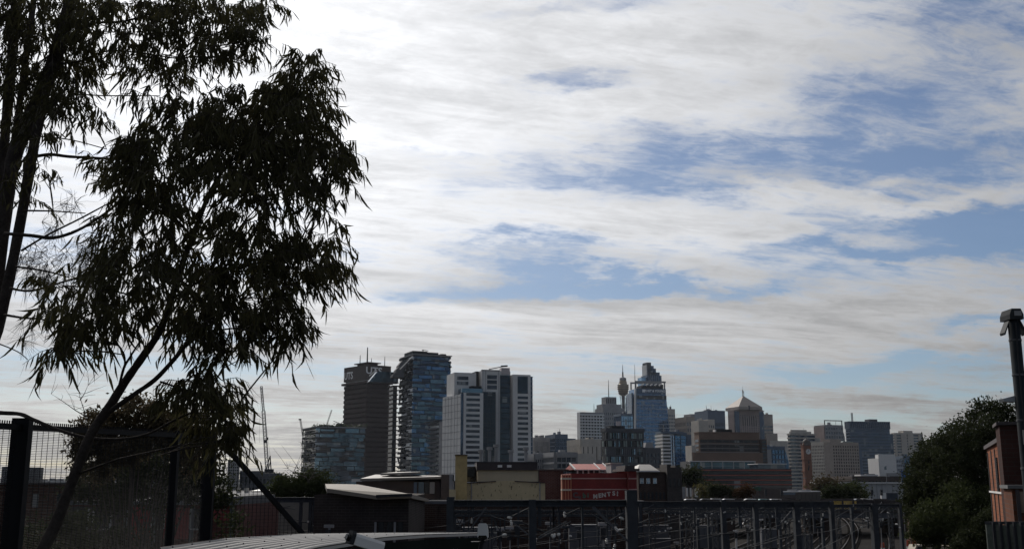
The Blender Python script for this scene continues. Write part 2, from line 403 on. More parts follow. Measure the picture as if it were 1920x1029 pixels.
def foliage_lump(n, pts, size, seed):
    r = np.random.default_rng(seed); vs, fs = [], []
    for i in range(n):
        c = np.array(pts[r.integers(len(pts))]) + r.normal(0, 1, 3)*size*1.2
        a = r.normal(0, 1, 3); a /= np.linalg.norm(a); bb = np.cross(a, r.normal(0, 1, 3)); bb /= np.linalg.norm(bb)
        s = size*(.5 + r.random()*.7); o = len(vs)
        vs += [tuple(c + a*s), tuple(c + bb*s*.6), tuple(c - a*s), tuple(c - bb*s*.6)]; fs.append((o, o+1, o+2, o+3))
    return MB().add(vs, fs)
M_LEAF = mat('dark_leaf', (.045, .06, .032), .6, var=.4, scale=.5, trans=.2)
b.part('roof_garden', foliage_lump(700, [(u, random.uniform(0, 3), b.H + 1.6) for u in np.linspace(0, b.W, 26)] + [(-.5, y, b.H*(.5+.5*random.random())) for y in np.linspace(0, b.D, 20)], .9, 5), M_LEAF, 'stuff')

# brown tower with lettered crown
b = B('office_tower', 'tall dark brown office tower with large white letters on its crown', 'skyscraper', 643, 686, 729, 716, 1100, 40)
zc = b.z(718)
b.core(G_BLACK, 'glazing', zc, inset=2.2)
nf = 19; fh = zc/22
for i in range(22):
    z = zc - i*fh - .6
    piece('floor_band', b.o, M_BROWN, -.3, b.W + .3, -.3, b.D + .3, z - fh*.62, z)
pm = MB()
for f in 'FL':
    for i in range(19): u = (i + .5)/19*b.len(f); b.fb(pm, f, u - .35, u + .35, 0, zc - 1.2, .1, 1.6)
b.part('pier', pm, M_BROWN, 'stuff')
piece('crown_ledge', b.o, M_BROWN, -2.4, b.W + 2.4, -2.4, b.D + 2.4, zc + .1, zc + 2.4)
hc = P(686, 683, 1100).z
b.part('crown', MB().box(-.6, b.W + .6, -.6, b.D + .6, zc + 4, hc), mat('brown_crown', (.085, .07, .066), .8, var=.12, scale=.05))
b.part('crown_columns', MB().box(1, b.W - 1, 1, b.D - 1, zc + 2.3, zc + 4.2), M_WHITE)
b.part('plant_room', MB().box(b.W*.3, b.W*.75, b.D*.3, b.D*.75, hc + .1, hc + 3.2).box(b.W*.22, b.W*.82, b.D*.22, b.D*.82, hc + 3.25, hc + 4.2), M_BROWN)
for px, top, fy, r in ((677, 664, .25, .42), (696.5, 645, .5, .7), (707, 664, .6, .4), (725.5, 662, .3, .4)):
    b.part('antenna', MB().tube([(b.u(px) + b.D*fy*.3, b.D*fy, hc), (b.u(px) + b.D*fy*.3, b.D*fy, b.z(top)*1.0)], [r*1.3, r*.7], 6), M_DARK)
zs = (b.z(693) + b.z(706))/2
text('lettering', 'UTS', b.o, M_TEXT, pw(19, 1100), (-.75, b.D*.80, b.z(700)), (R(90), 0, R(-90)), .06, bold=.22, sx=.95)
text('lettering', 'UTS', b.o, M_TEXT, pw(18, 1100), (b.W*.27, -.75, b.z(694.5)), (R(90), 0, 0), .06, bold=.22, sx=1.15)
UTS = b

# glass lantern of the lower block standing in front of the crown
b = B('glass_tower', 'slim dark tower with sloping glass top between the brown and blue towers', 'skyscraper', 726, 734, 745, 722, 1010, 20)
b.core(G_BLACK, inset=.9); slabs(b, 24, 0, b.H, .9, .35, M_BROWN)
b.part('glass_top', MB().ext([b.o.matrix_world.inverted() @ Vector(p) if False else p for p in [(b.u(690), 1, b.z(716)), (b.W, 1, b.z(716)), (b.W, 1, b.z(697)), (b.u(705), 1, b.z(697))]], (0, 9, 0)), G_TEAL)
b.part('sloping_beam', MB().bar((b.u(690), .5, b.z(706)), (b.u(704), .5, b.z(694)), .9), M_WHITE)
b.part('ledge', MB().box(b.u(690), b.W + .5, .2, 11, b.z(717.5), b.z(716.2)), M_DGREY)

# blue glass tower with staggered panels
b = B('glass_tower', 'tall blue glass apartment tower with staggered panels and a stepped roof', 'skyscraper', 749, 772, 843.5, 665, 960, 24)
b.core(G_NAVY, inset=1.3); slabs(b, 30, 0, b.H, .6, 0.2, M_DGREY)
for i in range(30):
    z = b.H*(i+1)/30; piece('balcony', b.o, M_DARK, b.W - .2, b.W + 1.6, 1 + (i % 3), b.D*.7, z - 1.7, z - .2)
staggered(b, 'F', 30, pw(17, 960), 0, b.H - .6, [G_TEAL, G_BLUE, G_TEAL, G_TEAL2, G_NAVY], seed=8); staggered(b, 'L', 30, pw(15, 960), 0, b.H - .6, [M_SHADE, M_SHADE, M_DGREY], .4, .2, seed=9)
for i in range(30):
    z = b.H*(i+1)/30; piece('balcony', b.o, M_DARK, -1.7 if i % 3 else -.9, .2, b.D - 9, b.D - 1 + (i % 2), z - 2.2, z - .1)
b.part('roof_slab', MB().box(-.6, b.W + 1.2, -1, b.D + 1, b.H + .1, b.H + .9), M_GREY)
b.part('rooftop_pool_deck', MB().box(0, b.u(821), 1, b.D*.7, b.H + 1, b.H + 3.2).box(0, b.u(800), .5, b.D*.7, b.H + 3.3, b.H + 3.9), M_DARK)
b.part('window_cleaning_rig', MB().bar((b.u(793), 3, b.H + 3.5), (b.u(793), 3, b.H + 5.5), .7).bar((b.u(791), 3, b.H + 5.5), (b.u(803), 3, b.H + 4.9), .5), M_DARK)
b.part('plant_room', MB().box(b.u(828), b.u(838), 4, b.D*.7, b.H + .95, b.H + 2.8), M_BROWN)
# stepped wing falling away to the left
for (xa, xb, yt) in ((741, 762, 692), (747, 762, 683), (752, 766, 674)):
    u0, u1 = b.u(xa), b.u(xb)
    b.part('stepped_wing', MB().ext([(u0, 10, b.z(yt + 14)), (u1, 9, b.z(yt + 14)), (u1, 9, b.z(yt - 1)), (u1 - 4, 9, b.z(yt)), (u0, 10, b.z(yt + 9))], (2, 14, 0)), M_DGREY)
b.part('sloping_beam', MB().bar((b.u(748), 0, b.z(693)), (b.u(771), -.8, b.z(668)), .8), M_WHITE)

# narrow block with balconies and grey end wall
b = B('apartment_building', 'narrow apartment block with curved balconies beside a plain grey end wall', 'building', 806, 823, 842, 790, 780, 26)
b.core(M_GREY, 'end_wall')
for i in range(16):
    z = b.H*(i+1)/16 - 2
    o = b.part('balcony', MB().box(-2.0, b.u(823) + .2, .5, b.D, z - .35, z).box(-2.05, -1.85, .4, b.D, z, z + 1.0), M_DGREY)
b.fp('glazing', G_DARK, 'L', .5, b.D - .5, 0, b.H - 1, .05)
b.part('roof', MB().ext([(-4, -1, b.H - .2), (b.W + .5, -1, b.H + 1.4), (b.W + .5, -1, b.H + 2.2), (-4, -1, b.H + .6)], (0, b.D + 3, 0)), M_DARK)

# white tower complex
def white_tower():
    d = 640; a = 17
    b = B('office_tower', 'white panelled tower group with columns of strip windows and dark glass shafts', 'skyscraper', 853, 903, 957, 694, d, a, depth=30)
    # tall middle slab
    b.core(M_WHITE, 'wall')
    def win(bb, xa, xb, ya, yb, m=G_WIN, name='window', out=.12, y0=None):
        u0, u1 = bb.u(xa), bb.u(xb)
        fr = obj('window_frame', MB().box(u0 - .18, u1 + .18, -out - .02, .1, bb.z(yb) - .18, bb.z(yb)).box(u0 - .18, u1 + .18, -out - .02, .1, bb.z(ya), bb.z(ya) + .18), M_GREY, bb.o)
        o = piece(name, bb.o, m, u0, u1, -out, .1, bb.z(yb), bb.z(ya))
        n = 3
        return o
    for y in (706, 715.5, 725): win(b, 913, 931.5, y - 3.4, y + 3.4)
    b.part('glass_shaft', MB().box(b.u(937.5), b.u(956), -.5, .2, 0, b.z(702)), G_SHAFT)
    rib = MB()
    for i in range(24): z = b.z(702)*(i + .5)/24; rib.box(b.u(937.5), b.u(956), -.62, -.45, z - .25, z + .25)
    b.part('shaft_band', rib, M_DARK, 'stuff')
    b.part('roof_sign', MB().box(b.u(940), b.u(955.5), -.4, 4, b.z(700), b.z(688)), mat('pale_pink_panel', (.5, .45, .46), .6, var=.05))
    b.part('roof_fin', MB().bar((b.u(918), 2, b.z(691)), (b.u(946), 2, b.z(684.5)), .5).bar((b.u(941), 2, b.z(684.5)), (b.u(953), 2, b.z(683.5)), 1.4, .9), M_DARK)
    b.part('parapet', MB().box(b.u(903) - .2, b.u(937), -.25, 1, b.H - .1, b.H + .5), M_GREY)
    # left slab behind
    l0, l1 = b.ul(853), b.ul(897)
    lf = MB().box(b.u(854), b.u(895.5), 4, 24, 0, b.z(698)); b.part('rear_wing', lf, M_WHITE)
    b.part('dark_recess', MB().box(b.u(895.5), b.u(901), 5, 20, 0, b.z(694.5)), M_DARK)
    for y in (708.5, 718): o = piece('window', b.o, G_WIN, b.u(859), b.u(880.5), 3.86, 4.2, b.z(y + 3.3), b.z(y - 3.3))
    # low front tower
    z1 = b.z(738)
    b.part('front_tower', MB().box(b.u(864.5), b.u(901), -6, 4, 0, z1), M_WHITE)
    b.part('front_corner_glass', MB().box(b.u(859.8), b.u(864.4), -5.4, 4, 0, z1 - .4), G_NAVY)
    b.part('front_tower_glass', MB().box(b.u(901.2), b.u(925), -4.5, 3, 0, b.z(735)), G_SHAFT)
    mu = MB()
    for i in range(9): u = b.u(901.2) + (b.u(925) - b.u(901.2))*i/8; mu.box(u - .12, u + .12, -4.7, -4.4, 0, b.z(735))
    for i in range(22): z = b.z(735)*(i + .5)/22; mu.box(b.u(901.2), b.u(925.2), -4.75, -4.4, z - .2, z + .2)
    b.part('mullion', mu, M_DARK, 'stuff')
    b.part('side_wing', MB().ext([(b.u(845), 22, 0), (b.u(859.6), -4.5, 0), (b.u(859.6), 4, 0), (b.u(850), 24, 0)], (0, 0, b.z(741))), M_WHITE)
    sj = MB()
    A_, B2 = Vector((b.u(845), 22, 0)), Vector((b.u(859.6), -4.5, 0)); nrm_ = Vector((-(B2 - A_).y, (B2 - A_).x, 0)).normalized(); nrm_ = nrm_ if nrm_.x < 0 else -nrm_
    for i in range(15): z = b.z(741)*(i + .6)/15; sj.bar(A_ + nrm_*.06 + Vector((0, 0, z)), B2 + nrm_*.06 + Vector((0, 0, z)), .22)
    for i in range(1, 6): q_ = A_.lerp(B2, i/6) + nrm_*.05; sj.bar(q_, q_ + Vector((0, 0, b.z(741) - .5)), .18)
    b.part('panel_joint', sj, M_GREY, 'stuff')
    for i in range(14):
        y = 741 + i*9.75; piece('window', b.o, G_WIN, b.u(869.3), b.u(894.5), -6.14, -5.8, b.z(y + 2.5), b.z(y - 2.5))
    b.part('glass_parapet', MB().box(b.u(861), b.u(900), -5.6, 3, z1 + .1, z1 + 2.6), G_TEAL2)
    b.part('plant_room', MB().box(b.u(882), b.u(902), -1, 4, z1 + 2.7, z1 + 4.6), M_DARK)
    # right tower
    z2 = b.z(701)
    b.part('right_tower', MB().box(b.u(958.5), b.u(991.5), -4, 22, 0, z2), M_WHITE)
    b.part('large_window', MB().box(b.u(967), b.u(986), -4.16, -3.8, b.z(736.5), b.z(704.5)), G_SHAFT)
    for i in range(14):
        y = 744.3 + i*9.7; piece('window', b.o, G_WIN, b.u(967), b.u(986.3), -4.14, -3.8, b.z(y + 2.5), b.z(y - 2.5))
    b.part('glass_edge', MB().box(b.u(991.6), b.u(996.5), -2.5, 20, 0, b.z(704)), G_NAVY)
    fr = MB()
    for i in range(26): z = b.z(704)*(i+1)/26; fr.box(b.u(991.7), b.u(997.3), -2.7, 20.3, z - .25, z + .15)
    b.part('glass_edge_band', fr, M_GREY, 'stuff')
    b.part('rear_shaft', MB().box(b.u(996.8), b.u(1001), 3, 18, 0, b.z(754)), M_DGREY)
    # panel joints
    j = MB()
    for x in (905, 910, 934.5): j.box(b.u(x) - .08, b.u(x) + .08, -.05, .05, 0, b.H)
    b.part('panel_joint', j, M_DGREY, 'stuff')
    return b
white_tower()

# tower crane and jibs
def lattice(mb, p, q, w, n, r, up=Vector((0, 1, 0))):
    p, q = Vector(p), Vector(q); d = (q-p).normalized(); a = d.cross(up).normalized()*w/2; c = a.cross(d).normalized()*w/2
    cor = [a + c, c - a, -a - c, a - c]
    for k in cor: mb.bar(p + k, q + k, r)
    for i in range(n):
        s0, s1 = p.lerp(q, i/n), p.lerp(q, (i+1)/n)
        for k in range(4): mb.bar(s0 + cor[k], s1 + cor[(k+1) % 4], r*.7); mb.bar(s1 + cor[k], s1 + cor[(k+1) % 4], r*.7)
def crane():
    d = 620; bp = P(504, 884, d); t = thing('tower_crane', 'tall lattice luffing crane with near-vertical jib above the left rooftops', 'crane', (bp.x, bp.y, 0))
    L = lambda x, y: P(x, y, d) - Vector((bp.x, bp.y, 0))
    mb = MB(); lattice(mb, L(503.5, 985), L(503.5, 884), 2.0, 10, .25); obj('mast', mb, M_DARK, t)
    mb = MB(); lattice(mb, L(501, 880), L(494, 770), 1.7, 16, .22); lattice(mb, L(494, 770), L(490, 724), 1.1, 8, .2); obj('jib', mb, mat('crane_grey', (.25, .24, .23), .6), t)
    mb = MB(); mb.bar(L(499, 880), L(506.5, 854), .5); mb.bar(L(508.5, 884), L(506.5, 854), .55); mb.bar(L(503, 880), L(507, 864), .4); obj('a_frame', mb, M_DARK, t)
    mb = MB(); c = L(504, 884); mb.box(c.x - 2.3, c.x + 2.6, -1.5, 1.5, c.z - .6, c.z + 1.6).box(c.x + .5, c.x + 2.3, -1.4, 1.4, c.z - 2, c.z - .65); obj('machinery_deck', mb, M_DARK, t)
    mb = MB(); mb.bar(L(506.5, 854), L(490.5, 728), .09); mb.bar(L(486.5, 803), L(490, 726), .07); mb.bar(L(486.5, 830), L(486.5, 803), .07); obj('hoist_cable', mb, M_DARK, t)
    mb = MB(); c = L(497.5, 827); mb.box(c.x - .8, c.x + .8, -.8, .8, c.z - .9, c.z + .9); c = L(501.5, 822); mb.box(c.x - .4, c.x + .4, -.4, .4, c.z - .8, c.z + .8); obj('jib_winch', mb, M_DARK, t)
    for k, (pa, pb, dd, lab) in enumerate((((569, 822), (563, 786), 1000, 'small leaning crane jib left of the teal glass block'), ((613, 795), (622, 768), 1300, 'thin pale crane jib rising behind the teal glass block'))):
        t2 = thing('crane_jib', lab, 'crane', (P(pa[0], pa[1], dd).x, dd, 0)); o = Vector((P(pa[0], pa[1], dd).x, dd, 0))
        mb = MB(); lattice(mb, P(*pa, dd) - o, P(*pb, dd) - o, 1.2, 12, .2); obj('jib', mb, mat('crane_grey', (.25, .24, .23)), t2)
        mb = MB(); lattice(mb, Vector((0, 0, 0)), P(*pa, dd) - o, 1.6, 14, .22); obj('mast', mb, M_DARK, t2)
        if k == 0: c = P(562.5, 786, dd) - o; obj('jib_head', MB().box(c.x - 1.2, c.x + 1.2, -.6, .6, c.z - .6, c.z + .6), M_DARK, t2)
crane()

# ---------------------------------------------------------------- middle and right skyline
def simple_b(name, label, cat, xl, xc, xr, y, d, a, gm, wm, nb, nf, **kw):
    dep = kw.pop('depth', None); grp = kw.pop('group', None); ex = {k: kw.pop(k) for k in list(kw) if k in ('pier', 'band', 'out', 'top', 'faces', 'nbl', 'roofm')}
    b = B(name, label, cat, xl, xc, xr, y, d, a, depth=dep, group=grp); b.simple(gm, wm, nb, nf, **ex); return b

# low grey blocks right of the white tower
b = simple_b('apartment_building', 'low grey block with vertical panels just right of the white tower', 'building', 1000, 1002, 1030, 822, 720, 14, G_DARK, M_GREY, 12, 3, pier=.55, band=.15, depth=25, top=.03)
b = simple_b('apartment_building', 'low grey apartment block with small windows below the panelled block', 'building', 1000, 1003, 1041, 853, 560, 14, G_DARK, M_GREY, 9, 7, pier=.5, band=.5, depth=20)
b = simple_b('office_building', 'dark blue slab with pale left edge between grey blocks', 'building', 1034, 1042, 1064, 815, 1050, 18, G_NAVY, M_BLUEG, 6, 14, pier=.15, band=.2, depth=30)
b = simple_b('office_building', 'small dark blue glass block right of the blue slab', 'building', 1062, 1064.5, 1079, 823, 1150, 16, G_NAVY, M_BLUEG, 4, 14, pier=.1, band=.2, depth=30)
b = simple_b('apartment_building', 'glass block with pale balcony bands below the blue slab', 'building', 1039, 1043, 1079, 850, 540, 14, G_DARK, M_GREY, 4, 7, pier=.08, band=.3, out=1.2, depth=20)
b = simple_b('apartment_building', 'beige stepped building with narrow slit windows under the banded white tower', 'building', 1078, 1090, 1131, 825, 640, 16, G_BLACK, M_CREAM, 5, 3, pier=.8, band=.18, depth=25, top=.08)
b.part('lower_wing', MB().box(-6, b.W*.55, -5, -.7, 0, b.z(850)), M_CREAM)
b.part('balcony_row', MB().box(b.W*.45, b.W, -2.5, -.7, b.z(868), b.z(862)), M_GREY)
# banded white tower
b = B('apartment_tower', 'white tower of close horizontal balcony bands left of the grey stone tower', 'skyscraper', 1084, 1089, 1133, 773, 1500, 18)
b.core(G_BLACK, inset=1)
for i in range(20): z = b.H - 2 - i*pw(5.6, 1500); piece('balcony_band', b.o, M_WHITE, -.6, b.W + .5, -1.2, b.D, z - 2.1, z)
for i in range(8): u = b.W*(i+.5)/8; piece('pier', b.o, M_WHITE, u - .5, u + .5, -1.0, 0, 0, b.H - 2)
b.part('side_wall', MB().box(-1.2, -.7, -1.3, b.D, 0, b.H + .6), M_WHITE); b.part('roof', MB().box(-.7, b.W + .4, -1, b.D, b.H - 1.9, b.H + .6), M_GREY)
b.mast(.62, .3, pw(17, 1500), .5)
# grey stone tower
b = B('office_tower', 'grey stone tower with small square windows and stepped crown with mast', 'skyscraper', 1128, 1133, 1172, 765, 1850, 18, depth=38)
b.simple(G_DARK, M_GREY, 11, 16, pier=.55, band=.5, out=.8, top=.04)
b.part('shoulder', MB().box(b.u(1132), b.u(1168), 3, 30, b.H + .5, b.z(757)), M_GREY)
b.part('crown', MB().box(b.u(1140), b.u(1160), 6, 26, b.z(757) + .1, b.z(743)), M_GREY)
cw = MB()
for i in range(6): u = b.u(1141.5) + (b.u(1158.5) - b.u(1141.5))*i/5; cw.box(u - .7, u + .7, 5.8, 6.2, b.z(755), b.z(746))
b.part('crown_louvre', cw, M_DARK, 'stuff')
b.mast(.42, .4, b.z(710) - b.z(743), .8, z=b.z(743))
# observation tower
def obs_tower():
    d = 2500; c = P(1172, 905, d); t = thing('observation_tower', 'slender observation tower with golden drum turret and thin spire', 'tower', (c.x, d, 0))
    k = d/F; z = lambda y: P(1172, y, d).z
    obj('shaft', MB().lathe([(2.9*k, 0), (2.9*k, z(740))], 12), M_DGREY, t)
    gold = mat('gold_glass', (.30, .23, .16), .35, .3, var=.15, scale=.1)
    obj('turret', MB().lathe([(5*k, z(741)), (8.6*k, z(737)), (9.2*k, z(734)), (9.6*k, z(730)), (10.4*k, z(729)), (10.4*k, z(722)), (9.2*k, z(721.5)), (7.6*k, z(720)), (7.2*k, z(716)), (6.4*k, z(713))], 24), gold, t)
    rb = MB()
    for y, r in ((739, 8.2), (736.5, 9.3), (733, 9.9), (729.5, 10.7), (725.5, 10.7), (721.5, 10.5)): rb.lathe([(r*k, z(y) - .7), (r*k, z(y) + .7)], 24)
    obj('turret_ring', rb, M_BROWN, t, kind='stuff')
    obj('crown_drum', MB().lathe([(6.2*k, z(713) + .1), (6.4*k, z(711)), (6.0*k, z(708.5)), (3*k, z(707))], 20), M_GREY, t)
    cables = MB()
    for i in range(14):
        w = 2*math.pi*i/14; w2 = w + .9
        cables.bar((6.5*k*math.cos(w), 6.5*k*math.sin(w), z(741)), (3.2*k*math.cos(w2), 3.2*k*math.sin(w2), z(790)), .5)
    obj('stay_cable', cables, M_GREY, t, kind='stuff')
    obj('spire', MB().lathe([(1.5*k, z(707)), (1.2*k, z(697)), (.7*k, z(696.8)), (.5*k, z(687)), (.2*k, z(683))], 8), M_DARK, t)
obs_tower()
b = simple_b('office_building', 'pale blue glass block below the observation tower', 'building', 1164, 1166, 1188, 776, 1450, 14, G_PALE, M_BLUEG, 5, 14, pier=.06, band=.1, depth=30, top=.02)
b = simple_b('office_building', 'slim blue block with balconies against the left edge of the large glass tower', 'building', 1183.5, 1185, 1194, 744, 1720, 14, G_BLUE, M_BLUEG, 2, 30, pier=.1, band=.35, depth=25)
# stepped dark glass tower behind
def stepped():
    d = 2150; b = B('glass_tower', 'stepped dark glass tower rising behind the lettered tower', 'skyscraper', 1207, 1216, 1243, 703, d, 18, depth=30)
    b.core(G_NAVY)
    for xa, xb, y in ((1216, 1240, 697), (1216, 1233, 690), (1216, 1229, 685), (1216, 1224, 679)):
        b.part('upper_step', MB().box(b.u(xa) + .2, b.u(xb), .3, 22, b.H - 4 + (697 - y)*.01, b.z(y)), G_NAVY if y > 680 else M_DGREY)
    b.part('white_side_fin', MB().box(-2, .1, -.5, 20, b.z(703), b.z(684)), M_WHITE)
    b.part('pale_side_wing', MB().box(b.u(1207), -.2, 4, 24, 0, b.z(707)), G_PALE)
    mu = MB()
    for i in range(7): u = b.W*(i+.5)/7; mu.box(u - .5, u + .5, -.3, .1, b.z(760), b.H)
    b.part('mullion', mu, M_BLUEG, 'stuff')
stepped()
# lettered glass tower
def lettered():
    d = 1700; b = B('glass_tower', 'large blue glass tower with white lettering under an open roof frame', 'skyscraper', 1190, 1195.5, 1250, 728, d, 12, depth=40)
    W, H_, D = b.W, b.H, b.D; fl = pw(9, d); pts = [(0, 0, H_), (W, 0, H_), (W + fl, -2, b.z(860)), (W + fl, -2, 0), (-fl*.6, -2, 0), (-fl*.6, -2, b.z(860))]
    b.part('glazing', MB().ext(pts, (0, D, 0)), G_BLUE)
    ytop = [752 + i*7.1 for i in range(22)]
    for y in ytop:
        f = min(1, (y - 728)/132); z = b.z(y); piece('floor_band', b.o, M_SKYB, -fl*.6*f, W + fl*f, -2*f - .5, 1, z - .55, z + .55)
    mu = MB()
    for i in range(9): u = W*(i+.5)/9; mu.add([], []); mu.bar((u, -.25, H_), (u + (u/W - .4)*fl, -2.2, b.z(860)), .35)
    b.part('mullion', mu, M_BLUEG, 'stuff')
    b.part('sign_band', MB().box(-.5, W + .5, -.7, 1, b.z(738.5), b.z(728)), G_NAVY)
    b.part('dark_band', MB().box(-.6, W + 1.2, -.9, 1, b.z(748), b.z(740.5)), G_BLACK)
    text('lettering', 'ERNST & YOUNG', b.o, M_TEXT, pw(5.6, d), (W*.60, -.95, b.z(732.2)), (R(90), 0, 0), .1, shear=.12, bold=.12, sx=.98)
    lx = W*.235; lg = MB(); q = pw(2.6, d)
    for i, j in ((0, 0), (1, 0), (0, 1), (1, 1)): lg.box(lx - q + i*q*1.08 - (.0), lx + i*q*1.08, -1.0, -.7, b.z(732.2) - q + j*q*1.08, b.z(732.2) + j*q*1.08)
    b.part('logo', lg, M_TEXT)
    zt = b.z(716.5); m = M_GREY
    for x in (-1, W*.98): piece('frame_post', b.o, m, x - 1, x + 1, 0, 2, H_ + .1, zt)
    for x in (-1, W*.98): piece('frame_post', b.o, m, x - 1, x + 1, D*.6, D*.6 + 2, H_ + .1, zt)
    piece('frame_beam', b.o, m, -2, W + 1, -.3, 2.3, zt + .02, zt + 2.6); piece('frame_beam', b.o, m, -2, W + 1, D*.6 - .2, D*.6 + 2.2, zt + .02, zt + 2.6)
    b.part('plant_room', MB().box(W*.2, W*.86, 4, D*.7, H_ + .1, b.z(721.5)).box(W*.86, W*.95, 3, D*.5, H_ + .1, b.z(719)), M_DARK)
    for i in range(5):
        x = W*(.2 + .15*i); o = obj('exhaust_duct', MB().tube([(x, 3, b.z(722)), (x + 2, 3, b.z(720)), (x + 4, 3, b.z(719.2))], [1.2, 1.2, 1.4], 8), M_WHITE, b.o)
    b.part('corner_fin', MB().ext([(-3.2, -1, H_), (-.8, -1, H_), (-fl*.6, -3.2, b.z(850)), (-fl*.6 - 2.4, -3.2, b.z(850))], (0, 3, 0)), M_WHITE)
    b.part('antenna', MB().tube([(-2, 1, H_), (-2, 1, b.z(700)), (-2, 1, b.z(683))], [.7, .4, .2], 6), M_DARK)
    b.part('side_wing', MB().box(b.u(1187.5), -4, 5, 30, 0, b.z(736)), G_NAVY)
lettered()
b = simple_b('apartment_building', 'narrow sunlit block peeking out right of the lettered tower', 'building', 1252, 1255, 1267, 767, 1850, 18, G_DARK, M_CREAM, 4, 22, pier=.3, band=.5, depth=30)
b = simple_b('apartment_building', 'tiny distant block right of the lettered tower', 'building', 1267, 1269, 1278, 799, 2000, 18, G_DARK, M_CREAM, 3, 20, depth=30)
# dark green-glass block with scattered windows
def pixel_block():
    b = B('office_building', 'dark block with scattered tall windows in front of the lettered tower', 'building', 1127, 1137, 1209, 808, 500, 16)
    b.core(G_BLACK, inset=.4); rnd = random.Random(4); nf = 9; fh = b.H/nf
    slabs(b, nf, 0, b.H, .5, .05, M_DGREY)
    for f in 'FL':
        L = b.len(f); u = 0.
        n = int(L/.95)
        mb = MB()
        for i in range(nf):
            for k in range(n):
                if rnd.random() < .5: b.fb(mb, f, k*L/n, (k + .85)*L/n, i*fh, i*fh + fh - .55, .12, .1)
        b.part('facade_panel', mb, M_DGREY, 'stuff')
        mb = MB()
        for i in range(nf):
            for k in range(n):
                if rnd.random() < .22: b.fb(mb, f, k*L/n, (k + .8)*L/n, i*fh + .3, i*fh + fh - .8, .18, .1)
        b.part('pale_shutter', mb, mat('pale_green_panel', (.22, .27, .26), .6, var=.2), 'stuff')
    for i in range(48):
        u = rnd.uniform(.5, b.W - 2); f = rnd.randrange(0, nf); w = rnd.choice((.35, .5, .6))
        b.fp('window', rnd.choice((G_TEAL2, G_TEAL2, G_PALE)), 'F', u, u + w, f*fh + .3, f*fh + fh - .8, .22)
    b.part('parapet', MB().box(-.2, b.W + .2, -.2, b.D, b.H + .05, b.H + 1.4), M_DGREY)
    b.part('plant_room', MB().box(b.u(1150), b.u(1176), 2, 9, b.H + 1.45, b.z(797)), M_DARK)
    o = b.part('billboard', MB().box(b.u(1163), b.u(1171), 4, 4.4, b.z(798), b.z(788)), mat('pale_billboard', (.6, .52, .52), .6))
    b.part('satellite_dish', MB().lathe([(.1, 0), (.6, .15), (1.0, .5)], 12, (1.5, .5, b.H + 1.6)), M_WHITE)
pixel_block()
b = simple_b('office_building', 'small dark block with few lit windows below the lettered tower', 'building', 1208, 1210, 1238, 842, 560, 14, G_DARK, M_DGREY, 4, 8, pier=.5, band=.5, depth=20)
b.part('gabled_top', MB().ext([(0, 0, b.H + .9), (b.W*.6, 0, b.H + .9), (b.W*.5, 0, b.H + 3.6), (b.W*.1, 0, b.H + 3.6)], (0, 10, 0)), M_GREY)
b = B('apartment_building', 'slim tower striped in black and white bands beside the dark blue block', 'building', 1242, 1243.5, 1257, 812, 860, 12, depth=18)
b.core(G_BLACK, inset=.3)
for i in range(14): z = b.H - 1 - i*pw(6.4, 860); piece('white_band', b.o, M_WHITE, -.4, b.W + .3, -.5, b.D, z - 1.35, z)
b.part('antenna_mast', MB().bar((b.W*.4, 4, b.H - 1), (b.W*.4, 4, b.z(796)), .4).bar((b.W*.1, 4, b.z(800)), (b.W*.8, 4, b.z(800)), .3).bar((b.W*.2, 4, b.z(805)), (b.W*.7, 4, b.z(805)), .3), M_GREY)
b.part('roof', MB().box(-.5, b.u(1285), 2, 16, b.H + .1, b.H + 1.6), M_BLUEG)
b = simple_b('office_building', 'dark blue glass block with curved corner right of the striped tower', 'building', 1257, 1266, 1288, 812, 880, 16, G_BLUE, M_BLUEG, 2, 16, pier=.06, band=.12, top=.03)
b.part('curved_corner', MB().lathe([(3, 0), (3, b.H - .4)], 16, (b.W - 1, 3.4, 0)), G_NAVY); b.part('side_block', MB().box(b.W + .5, b.W + 7, 5, 22, 0, b.H - .8), M_BLUEG)
# beige group left of pyramid
b = simple_b('office_building', 'beige block with deep windows left of the blue-grey slab', 'building', 1283, 1289, 1328, 782, 1650, 18, G_DARK, M_BEIGE, 9, 11, pier=.45, band=.4, depth=40, top=.05)
b.part('upper_block', MB().box(b.W*.3, b.W, 6, 30, b.H + 1, b.z(775)), M_GREY)
b = simple_b('office_building', 'blue-grey slab with fine vertical fins and roof aerials', 'building', 1318, 1330, 1361, 770, 1500, 18, G_DARK, M_BLUEG, 16, 13, pier=.4, band=.35, top=.14, depth=40)
b.mast(.15, .3, 9, .4); b.mast(.6, .3, 5, .3)
b = simple_b('apartment_building', 'pale blank-walled block in front of the blue-grey slab', 'building', 1309, 1312, 1329, 789, 1200, 16, M_CREAM, M_CREAM, 2, 6, pier=.7, band=.7, depth=20, out=.1)
b = simple_b('apartment_building', 'narrow beige block with window columns beside the blank-walled block', 'building', 1328, 1329.5, 1341, 787, 1250, 16, G_DARK, M_CREAM, 3, 14, pier=.4, band=.4, depth=20)
